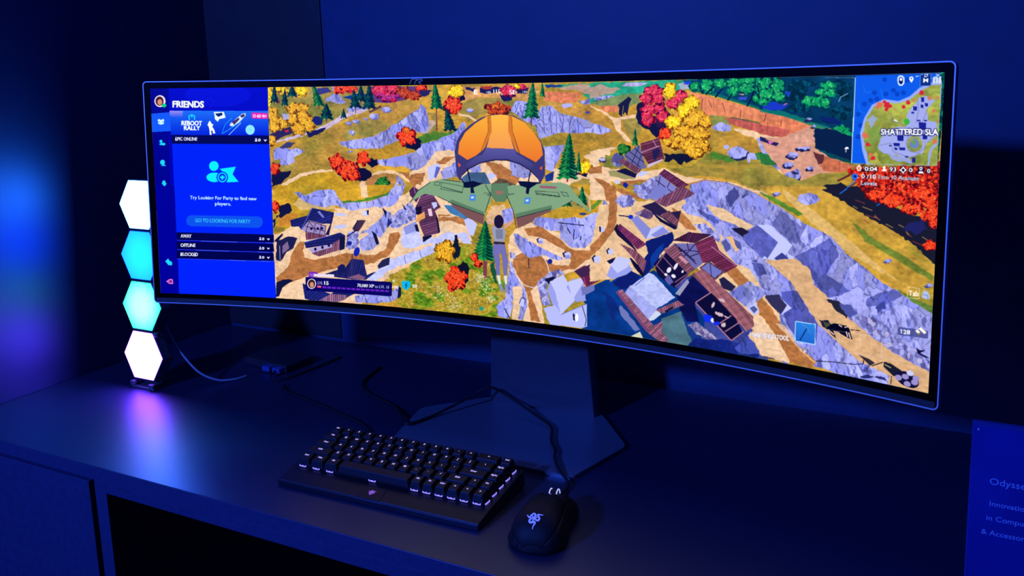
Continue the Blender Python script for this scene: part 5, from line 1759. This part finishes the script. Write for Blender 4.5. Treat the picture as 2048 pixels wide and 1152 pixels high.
st = 1.0
for i, (c0, c1, lab) in enumerate(EM):
    zc = 0.0622+i*0.0928
    ctr = rotm @ Vector((0, 0, zc))
    bm = bmesh.new()
    hp, hb = hexpts(HR), hexpts(HR*.985)
    Rg = []
    for rr, y in ((HR*.985, .024), (HR, .018), (HR, .0006), (HR*.965, 0.0), (HR*.962, .0018)):
        Rg.append([bm.verts.new((x, y, z)) for x, z in hexpts(rr)])
    for A, B in zip(Rg, Rg[1:]):
        for k in range(6):
            bm.faces.new((A[k], A[(k+1) % 6], B[(k+1) % 6], B[k]))
    bm.faces.new(Rg[0])
    hs_ = obj('housing', bm, M_HOUS, tw)
    hs_.location = ctr
    hs_.rotation_euler = (LEAN, 0, 0)
    bm = bmesh.new()
    a = [bm.verts.new((x, -.0004, z)) for x, z in hexpts(HR*.955)]
    c = [bm.verts.new((x, .0016, z)) for x, z in hexpts(HR*.961)]
    bm.faces.new(a)
    for k in range(6):
        bm.faces.new((a[k], a[(k+1) % 6], c[(k+1) % 6], c[k]))
    m = lit('glowing_diffuser_%d' % i, c0, c1, st, (.012, .056) if i == 1 else ((.01, .075) if i == 2 else (.03, .075)))
    d_ = obj('diffuser', bm, m, hs_)
    d_['label'] = lab
# foot and side fittings
obj('foot', box(box(bmesh.new(), (-.028, -.004, .0005), (.030, .034, .0045), .001), (-.024, .026, .0045), (.026, .031, .03), .001), M_HOUS, tw)
obj('foot_clip', bx((.018, -.006, .0046), (.030, .020, .012), .0015), M_HOUS, tw)
obj('foot_clip', bx((-.03, -.006, .0046), (-.02, .004, .014), .0015), M_HOUS, tw)
obj('hinge_knob', bx((.031, .006, .100), (.040, .016, .109), .003, 3), M_HOUS, tw)
pt = obj('side_port', bx((.0, 0, 0), (.0016, .006, .017), .0004), mat('port_painted_glow', (.6, .5, .7), .4, emit=s2l((190, 120, 255)), estr=.5, noise=.05), tw)  # emission imitates violet lamp light caught by the port, which is no lamp
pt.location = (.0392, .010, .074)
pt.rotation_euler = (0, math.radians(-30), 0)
cbl = obj('cable', tube([(.02, .026, .13), (.021, .044, .110), (.030, .050, .080), (.050, .052, .055), (.082, .058, .024), (.108, .076, .007), (.126, .100, .0028), (.134, .125, .0028)], .0021, 8, 8), M_CABLEW, tw, smooth=True)
cbl['label'] = 'thin pale cable running down behind'

# ------------------------------------------------------------------ keyboard
kb = thing('keyboard', 'compact black mechanical keyboard with small lit legends on the desk', 'keyboard', (-0.067, -0.1735, 0.0), (0, 0, 0.022))
KW2 = 0.1605
prof = [(-.0655, .0012), (-.0660, .0075), (-.0645, .0098), (-.0355, .0150), (.0640, .0255), (.0655, .0245), (.0655, .0030), (.060, .0006), (-.058, .0006)]
bm = bmesh.new()
Lf = [bm.verts.new((-KW2, y, z)) for y, z in prof]
Rt = [bm.verts.new((KW2, y, z)) for y, z in prof]
bm.faces.new(Lf)
bm.faces.new(Rt[::-1])
for k in range(len(prof)):
    bm.faces.new((Lf[k], Lf[(k+1) % len(prof)], Rt[(k+1) % len(prof)], Rt[k]))
bmesh.ops.bevel(bm, geom=[e for e in bm.edges if abs(e.verts[0].co.x-e.verts[1].co.x) < .01], offset=.0012, segments=2, affect='EDGES', profile=.5)
obj('case', bm, M_CASE, kb)
# groove line and emblem plate on the front lip
for x0, x1 in ((-KW2+.002, -.030), (.014, KW2-.002)):
    obj('lip_line', bx((x0, -.0662, .0082), (x1, -.0646, .0090), .0002, 1), M_RUB, kb)
bm = bmesh.new()
pl = [(-.029, -.0655, .0090), (-.024, -.042, .0141), (.007, -.042, .0141), (.012, -.0655, .0090)]
up_ = [bm.verts.new((x, y, z+.0009)) for x, y, z in pl]
dn_ = [bm.verts.new((x, y, z-.0006)) for x, y, z in pl]
bm.faces.new(up_)
bm.faces.new(dn_[::-1])
for k in range(4):
    bm.faces.new((up_[k], up_[(k+1) % 4], dn_[(k+1) % 4], dn_[k]))
bmesh.ops.bevel(bm, geom=list(bm.edges), offset=.0003, segments=1, affect='EDGES')
obj('emblem_plate', bm, M_CASE, kb)

LOGO = ["300,320 390,400 440,455 500,420 530,340 620,240 690,260 735,360 720,470 640,440 600,370", "1110,255 980,270 860,265 850,340 910,390 965,480 930,560 830,560 740,500 840,430", "720,910 740,800 800,700 740,650 600,680 500,640 510,560 590,500 700,520 640,610"]


def logo(fn, k, w_):
    bm = bmesh.new()
    for s in LOGO:
        pp = [((x-710)*k, -(y-540)*k) for x, y in (map(float, q.split(',')) for q in s.split())]
        ribbon2(bm, pp, w_, fn, taper=lambda t: 0.45+0.75*min(1, t*3.2) if t < .75 else 1.0-(t-.75)*1.2)
    return bm


em = obj('emblem', logo(lambda x, y: Vector((-.009+x, -.0535+y, .0130+(y)*.205)), .0000140, .0014), M_KLOGO, kb)
em['label'] = 'dim violet three-armed emblem'

KP = 0.01905*0.998
ROWS = [[('Esc', 1)]+[(c, 1) for c in ('1', '2', '3', '4', '5', '6', '7', '8', '9', '0', '-', '=')]+[('<-', 2), ('Del', 1)],
        [('Tab', 1.5)]+[(c, 1) for c in 'QWERTYUIOP[]']+[('\\', 1.5), ('PgUp', 1)],
        [('Caps', 1.75)]+[(c, 1) for c in "ASDFGHJKL;'"]+[('Enter', 2.25), ('PgDn', 1)],
        [('Shift', 2.25)]+[(c, 1) for c in 'ZXCVBNM,./']+[('Shift', 1.75), ('^', 1), ('Ins', 1)],
        [('Ctrl', 1.25), ('Win', 1.25), ('Alt', 1.25), ('', 6.25), ('Alt', 1), ('Fn', 1), ('Ctrl', 1), ('<', 1), ('v', 1), ('>', 1)]]
cache = {}
leg_cache = {}


def keymesh(wu, row):
    k = (wu, row)
    if k in cache:
        return cache[k]
    bm = bmesh.new()
    hw, hd = wu*KP/2-.0006, KP/2-.0006
    tilt = (.0, .0004, .0008, .0012, .0016)[row]
    zt = .0092+.0006*(4-row)
    tp = .0026
    R0 = [(-hw, -hd), (hw, -hd), (hw, hd), (-hw, hd)]
    R1 = [(-hw+tp, -hd+tp+.0006), (hw-tp, -hd+tp+.0006), (hw-tp, hd-tp*.45), (-hw+tp, hd-tp*.45)]
    a = [bm.verts.new((x, y, 0)) for x, y in R0]
    c = [bm.verts.new((x, y, zt+(y*.05))) for x, y in R1]
    bm.faces.new(a[::-1])
    tf = bm.faces.new(c)
    for q in range(4):
        bm.faces.new((a[q], a[(q+1) % 4], c[(q+1) % 4], c[q]))
    bmesh.ops.bevel(bm, geom=list(tf.edges)+[e for e in bm.edges if abs(e.verts[0].co.z-e.verts[1].co.z) > .004], offset=.0008, segments=2, affect='EDGES', profile=.5)
    bmesh.ops.recalc_face_normals(bm, faces=bm.faces)
    me = bpy.data.meshes.new('keycap')
    bm.to_mesh(me)
    bm.free()
    me.materials.append(M_KEY)
    cache[k] = (me, zt)
    return cache[k]


def legend_mesh(body):
    if body in leg_cache:
        return leg_cache[body]
    T_, wd, ch = text_tris(body, .03)
    sc_ = .0050 if len(body) == 1 else min(.0042, .0095/wd)
    me = bpy.data.meshes.new('legend')
    V = T_.reshape(-1, 2)*sc_-np.array([wd*sc_/2, ch*sc_/2])
    me.from_pydata([(float(x), float(y), 0) for x, y in V], [], [(3*i, 3*i+1, 3*i+2) for i in range(len(T_))])
    me.materials.append(M_LEG)
    leg_cache[body] = me
    return me


def switch_mesh():
    bm = bmesh.new()
    box(bm, (-.0045, -.0009, 0), (.0045, .0009, .0007), .0002, 1)
    box(bm, (-.0058, -.0007, .0), (-.0044, .0007, .0022), .0003, 1)
    box(bm, (.0044, -.0007, .0), (.0058, .0007, .0022), .0003, 1)
    box(bm, (-.0022, -.0007, .0006), (.0014, .0007, .0017), .0003, 1)
    me = bpy.data.meshes.new('switch_light')
    bm.to_mesh(me)
    bm.free()
    me.materials.append(M_LED)
    return me


SWM = switch_mesh()
Y0 = .0615
for r, row in enumerate(ROWS):
    x = -8*KP-.0012
    y = Y0-(r+.5)*KP
    zb = .0150+(y+.0355)/.0995*.0105
    for body, wu in row:
        me, zt = keymesh(wu, r)
        cxk = x+wu*KP/2
        ko = bpy.data.objects.new('keycap', me)
        COL.objects.link(ko)
        ko.parent = kb
        zk = zb+.0052
        ko.location = (cxk, y, zk)
        ko.rotation_euler = (math.radians(6.0+(r-2)*1.2), 0, 0)
        if body:
            lo = bpy.data.objects.new('legend', legend_mesh(body))
            COL.objects.link(lo)
            lo.parent = ko
            lo.location = (0 if wu < 1.6 else -0.0*KP, .0022, zt+.00035)
            lo.rotation_euler = (math.radians(2.9), 0, 0)
        # switch stem below the cap
        sb = bx((-.0068, -.0068, -.0052), (.0068, .0068, .0), .0006, 1) if (wu, r) not in leg_cache else None
        if r == 4 or body in ('Del', 'PgUp', 'PgDn', 'Ins'):
            so = bpy.data.objects.new('switch_light', SWM)
            COL.objects.link(so)
            so.parent = kb
            if r == 4:
                so.location = (cxk-.001 if wu < 6 else cxk+.0, y-KP/2+.0010, zb+.0008)
            else:
                so.location = (cxk+KP/2+.0008, y, zb+.0008)
                so.rotation_euler = (0, 0, math.pi/2)
            if r == 4 and body == '>':
                so2 = so.copy()
                COL.objects.link(so2)
                so2.location = (cxk+KP/2+.0008, y, zb+.0008)
                so2.rotation_euler = (0, 0, math.pi/2)
        if sb:
            sb.free()
        x += wu*KP
# switch plate the caps stand on
swh = obj('switch_housing', bx((-8*KP+.004, -.0435, 0), (8*KP-.006, .0435, .006), .0005, 1), M_RUB, kb)
swh.location = (0, Y0-2.5*KP, .0188)
swh.rotation_euler = (math.radians(6.0), 0, 0)
kc = obj('cable', tube([(-.10, .0650, .010), (-.12, .085, .0035), (-.165, .148, .0030), (-.30, .198, .0030), (-.40, .228, .0035), (-.42, .250, .004)], .0019, 8, 8), M_CABLE, kb, smooth=True)

# ------------------------------------------------------------------ mouse
MA = math.atan2(.2, .98)
ms = thing('computer_mouse', 'black mouse with a glowing blue emblem, right of the keyboard', 'mouse', (0.1695, -0.1965, 0.0), (0, 0, MA))
ML = .0608


def mw(t, side):
    """half width at t (-1 back .. 1 front), side -1 left / +1 right"""
    base = .0335*(1-.10*math.exp(-((t-.1)/.35)**2))
    e = (1-abs(t)**5.5) if t < 0 else (1-abs(t)**7)
    return base*max(0.02, e)**.5*(1.08 if side < 0 else 1.0)


def mh(t):
    h = .0425*math.cos((t+.20)*0.98)**.85 if abs((t+.20)*0.98) < 1.55 else .002
    e = (1-abs(t)**6) if t < 0 else (1-abs(t)**9)
    return max(.004, h*max(.02, e)**.5)


def msurf(t, a, off=0.0):
    """a -1 left skirt .. 1 right skirt"""
    side = -1 if a < 0 else 1
    ang = abs(a)*math.pi/2
    n = 2.6
    cx_, sz = math.sin(ang)**(2/n), max(0, math.cos(ang))**(2/n)
    w_, h_ = mw(t, side)+off, mh(t)+off
    zz = .004+(h_-.004)*sz
    xx = side*w_*cx_
    if side < 0 and zz < .014:                   # flared thumb side
        xx -= .006*(1-(zz-.004)/.010)*math.exp(-((t+.25)/.6)**2)
    return Vector((xx, t*ML, zz))


def mpatch(t0, t1, a0, a1, off, nt_=14, na=16, depth=.0012, edge=None):
    bm = bmesh.new()
    G = []
    for i in range(nt_+1):
        row = []
        for j in range(na+1):
            a = a0+(a1-a0)*j/na
            ta, tb = (t0(a) if callable(t0) else t0), (t1(a) if callable(t1) else t1)
            row.append(bm.verts.new(msurf(ta+(tb-ta)*i/nt_, a, off)))
        G.append(row)
    Hh = []
    for i in range(nt_+1):
        row = []
        for j in range(na+1):
            a = a0+(a1-a0)*j/na
            ta, tb = (t0(a) if callable(t0) else t0), (t1(a) if callable(t1) else t1)
            row.append(bm.verts.new(msurf(ta+(tb-ta)*i/nt_, a, off-depth)))
        Hh.append(row)
    for i in range(nt_):
        for j in range(na):
            bm.faces.new((G[i][j], G[i][j+1], G[i+1][j+1], G[i+1][j]))
            bm.faces.new((Hh[i][j], Hh[i+1][j], Hh[i+1][j+1], Hh[i][j+1]))
    for i in range(nt_):
        for j in (0, na):
            bm.faces.new((G[i][j], G[i+1][j], Hh[i+1][j], Hh[i][j]))
    for j in range(na):
        for i in (0, nt_):
            bm.faces.new((G[i][j], G[i][j+1], Hh[i][j+1], Hh[i][j]))
    return bm


# inner body, closed, with flat underside
bm = bmesh.new()
G = [[bm.verts.new(msurf(-.985+1.97*i/40, -1+2*j/32, -.0012)) for j in range(33)] for i in range(41)]
Bt = [[bm.verts.new((G[i][0].co.x*.93, G[i][0].co.y, .0006)), bm.verts.new((G[i][32].co.x*.93, G[i][32].co.y, .0006))] for i in range(41)]
for i in range(40):
    for j in range(32):
        bm.faces.new((G[i][j], G[i][j+1], G[i+1][j+1], G[i+1][j]))
    bm.faces.new((G[i][0], G[i+1][0], Bt[i+1][0], Bt[i][0]))
    bm.faces.new((G[i][32], Bt[i][1], Bt[i+1][1], G[i+1][32]))
    bm.faces.new((Bt[i][0], Bt[i+1][0], Bt[i+1][1], Bt[i][1]))
for i in (0, 40):
    bm.faces.new([G[i][j] for j in range(33)]+[Bt[i][1], Bt[i][0]])
obj('base', bm, M_RUB, ms, smooth=True)
arc = lambda a: .30-.34*a*a
obj('palm_shell', mpatch(-.97, lambda a: arc(a)-.02, -.72, .50, 0.0, 22, 24), M_MOUSE, ms, smooth=True)
obj('button', mpatch(lambda a: arc(a)+.02, .965, -.72, -.14, .0003), M_MOUSE, ms, smooth=True)
obj('button', mpatch(lambda a: arc(a)+.02, .965, .14, .50, .0003), M_MOUSE, ms, smooth=True)
obj('spine_cover', mpatch(lambda a: arc(a)+.02, .52, -.125, .125, .0001, 6, 6), M_GLOSS, ms, smooth=True)
sg = obj('side_grip', mpatch(-.95, .93, .535, .985, 0.0003, 22, 8), M_RUB, ms, smooth=True)
obj('side_grip', mpatch(-.93, .93, -.985, -.76, 0.0003, 22, 8), M_RUB, ms, smooth=True)
obj('trim_line', mpatch(-.45, .10, .508, .530, .0006, 14, 2), M_GLOSS, ms, smooth=True)
obj('thumb_button', mpatch(-.1, .2, -.752, -.728, .0010, 8, 2), M_GLOSS, ms, smooth=True)
# scroll wheel with two lit edges
bm = bmesh.new()
bmesh.ops.create_cone(bm, cap_ends=True, segments=28, radius1=.0115, radius2=.0115, depth=.0062, matrix=Matrix.Translation((0, .0430, .0215)) @ Matrix.Rotation(math.pi/2, 4, 'Y'))
wh = obj('scroll_wheel', bm, M_RUB, ms)
for sx in (-1, 1):
    bm = bmesh.new()
    pts_ = [(sx*.0047, .0430+.0118*math.cos(a), .0215+.0118*math.sin(a)) for a in np.linspace(.15, math.pi-.15, 12)]
    lt = obj('wheel_light', tube(pts_, .0008, 6, 2), M_MLOGO2, wh)
    lt['label'] = 'bluish white lit ring of the wheel'


def on_mouse(x, y, dz=.0006):
    """point on the shell straight above plan position (x, y)"""
    t = y/ML
    side = -1 if x < 0 else 1
    q = min(.999, abs(x)/mw(t, side))
    sz = max(0.0, 1-q**2.6)**(1/2.6)
    return Vector((x, y, .004+(mh(t)-.004)*sz+dz))


LC = (-.003, -.0425)
lg = obj('emblem', logo(lambda x, y: on_mouse(LC[0]+x, LC[1]+y), .0000245, .0019), M_MLOGO, ms)
lg['label'] = 'glowing blue three-armed emblem'
c_, s_ = math.cos(-MA), math.sin(-MA)


def w2m(p):
    x, y = p[0]-.1695, p[1]+.1965
    return (x*c_-y*s_, x*s_+y*c_, p[2])


cw = [(.1545, -.134, .012), (.150, -.120, .006), (.146, -.080, .0045), (.120, -.055, .0105), (.098, -.023, .0105), (.088, .000, .0105), (.067, .030, .0105), (.045, .075, .0105), (.011, .100, .0115), (-.060, .132, .024), (-.091, .120, .040), (-.117, .100, .026), (-.150, .044, .0105), (-.167, -.004, .0105), (-.185, .004, .0100), (-.21, .03, .0075), (-.25, .065, .0032), (-.328, .098, .003), (-.37, .14, .003), (-.39, .22, .003)]
cm = obj('cable', tube([w2m(p) for p in cw], .0022, 8, 8), M_CABLE, ms, smooth=True)
cm['label'] = 'black woven cable trailing over the monitor base'

# ------------------------------------------------------------------ sign at the right
SX, SY, SZT = 0.632, -0.200, 0.221
sgn = thing('desk_sign', 'blue acrylic sign with pale lettering at the right end of the desk', 'sign', (SX+.11, SY, 0))
obj('panel', bx((-.11, .0012, .0005), (.11, .008, SZT), .0006, 2), M_ACR, sgn)
obj('face', bx((-.1090, .0002, .0015), (.1090, .0011, SZT-.004), .0002, 1), M_SIGNF, sgn)
for x0, z0, body, cap in ((.6495, .1605, 'Odyssey', .0082), (.6505, .1385, 'Innovation', .0064), (.6485, .1235, 'in Computer', .0064), (.6447, .1085, '& Accessories', .0064)):
    T_, wd, ch = text_tris(body, .004)
    k = cap/ch*0.81
    V = T_.reshape(-1, 2)*k
    me = bpy.data.meshes.new('lettering')
    me.from_pydata([(float(x)*1.08+x0-SX-.11, -.0002, float(z)+z0) for x, z in V], [], [(3*i, 3*i+1, 3*i+2) for i in range(len(T_))])
    me.materials.append(M_TXT)
    lo = bpy.data.objects.new('lettering', me)
    COL.objects.link(lo)
    lo.parent = sgn
bm = bmesh.new()
bmesh.ops.create_cone(bm, cap_ends=True, segments=12, radius1=.0011, radius2=.0008, depth=.0008, matrix=Matrix.Translation((.6375-SX-.11, -.0002, .2140)) @ Matrix.Rotation(math.pi/2, 4, 'X'))
obj('pin', bm, M_RIM, sgn)

# ------------------------------------------------------------------ adapter behind the monitor, left
ad = thing('power_adapter', 'flat black power box with a blue plug on the desk behind the monitor', 'adapter', (-.595, .170, 0), (0, 0, -.10))
obj('body', bx((-.060, -.042, .0004), (.060, .030, .016), .003, 3), M_ADAPT, ad)
obj('plug', box(box(bmesh.new(), (.010, -.058, .003), (.030, -.0425, .013), .0015), (.036, -.056, .003), (.056, -.0425, .013), .0015), M_PLUG, ad)
obj('cable', tube([(.046, -.056, .008), (.056, -.075, .006), (.072, -.080, .0025), (.085, -.06, .0025), (.088, -.02, .0025), (.086, .08, .0025)], .0018, 8, 8), M_CABLE, ad, smooth=True)
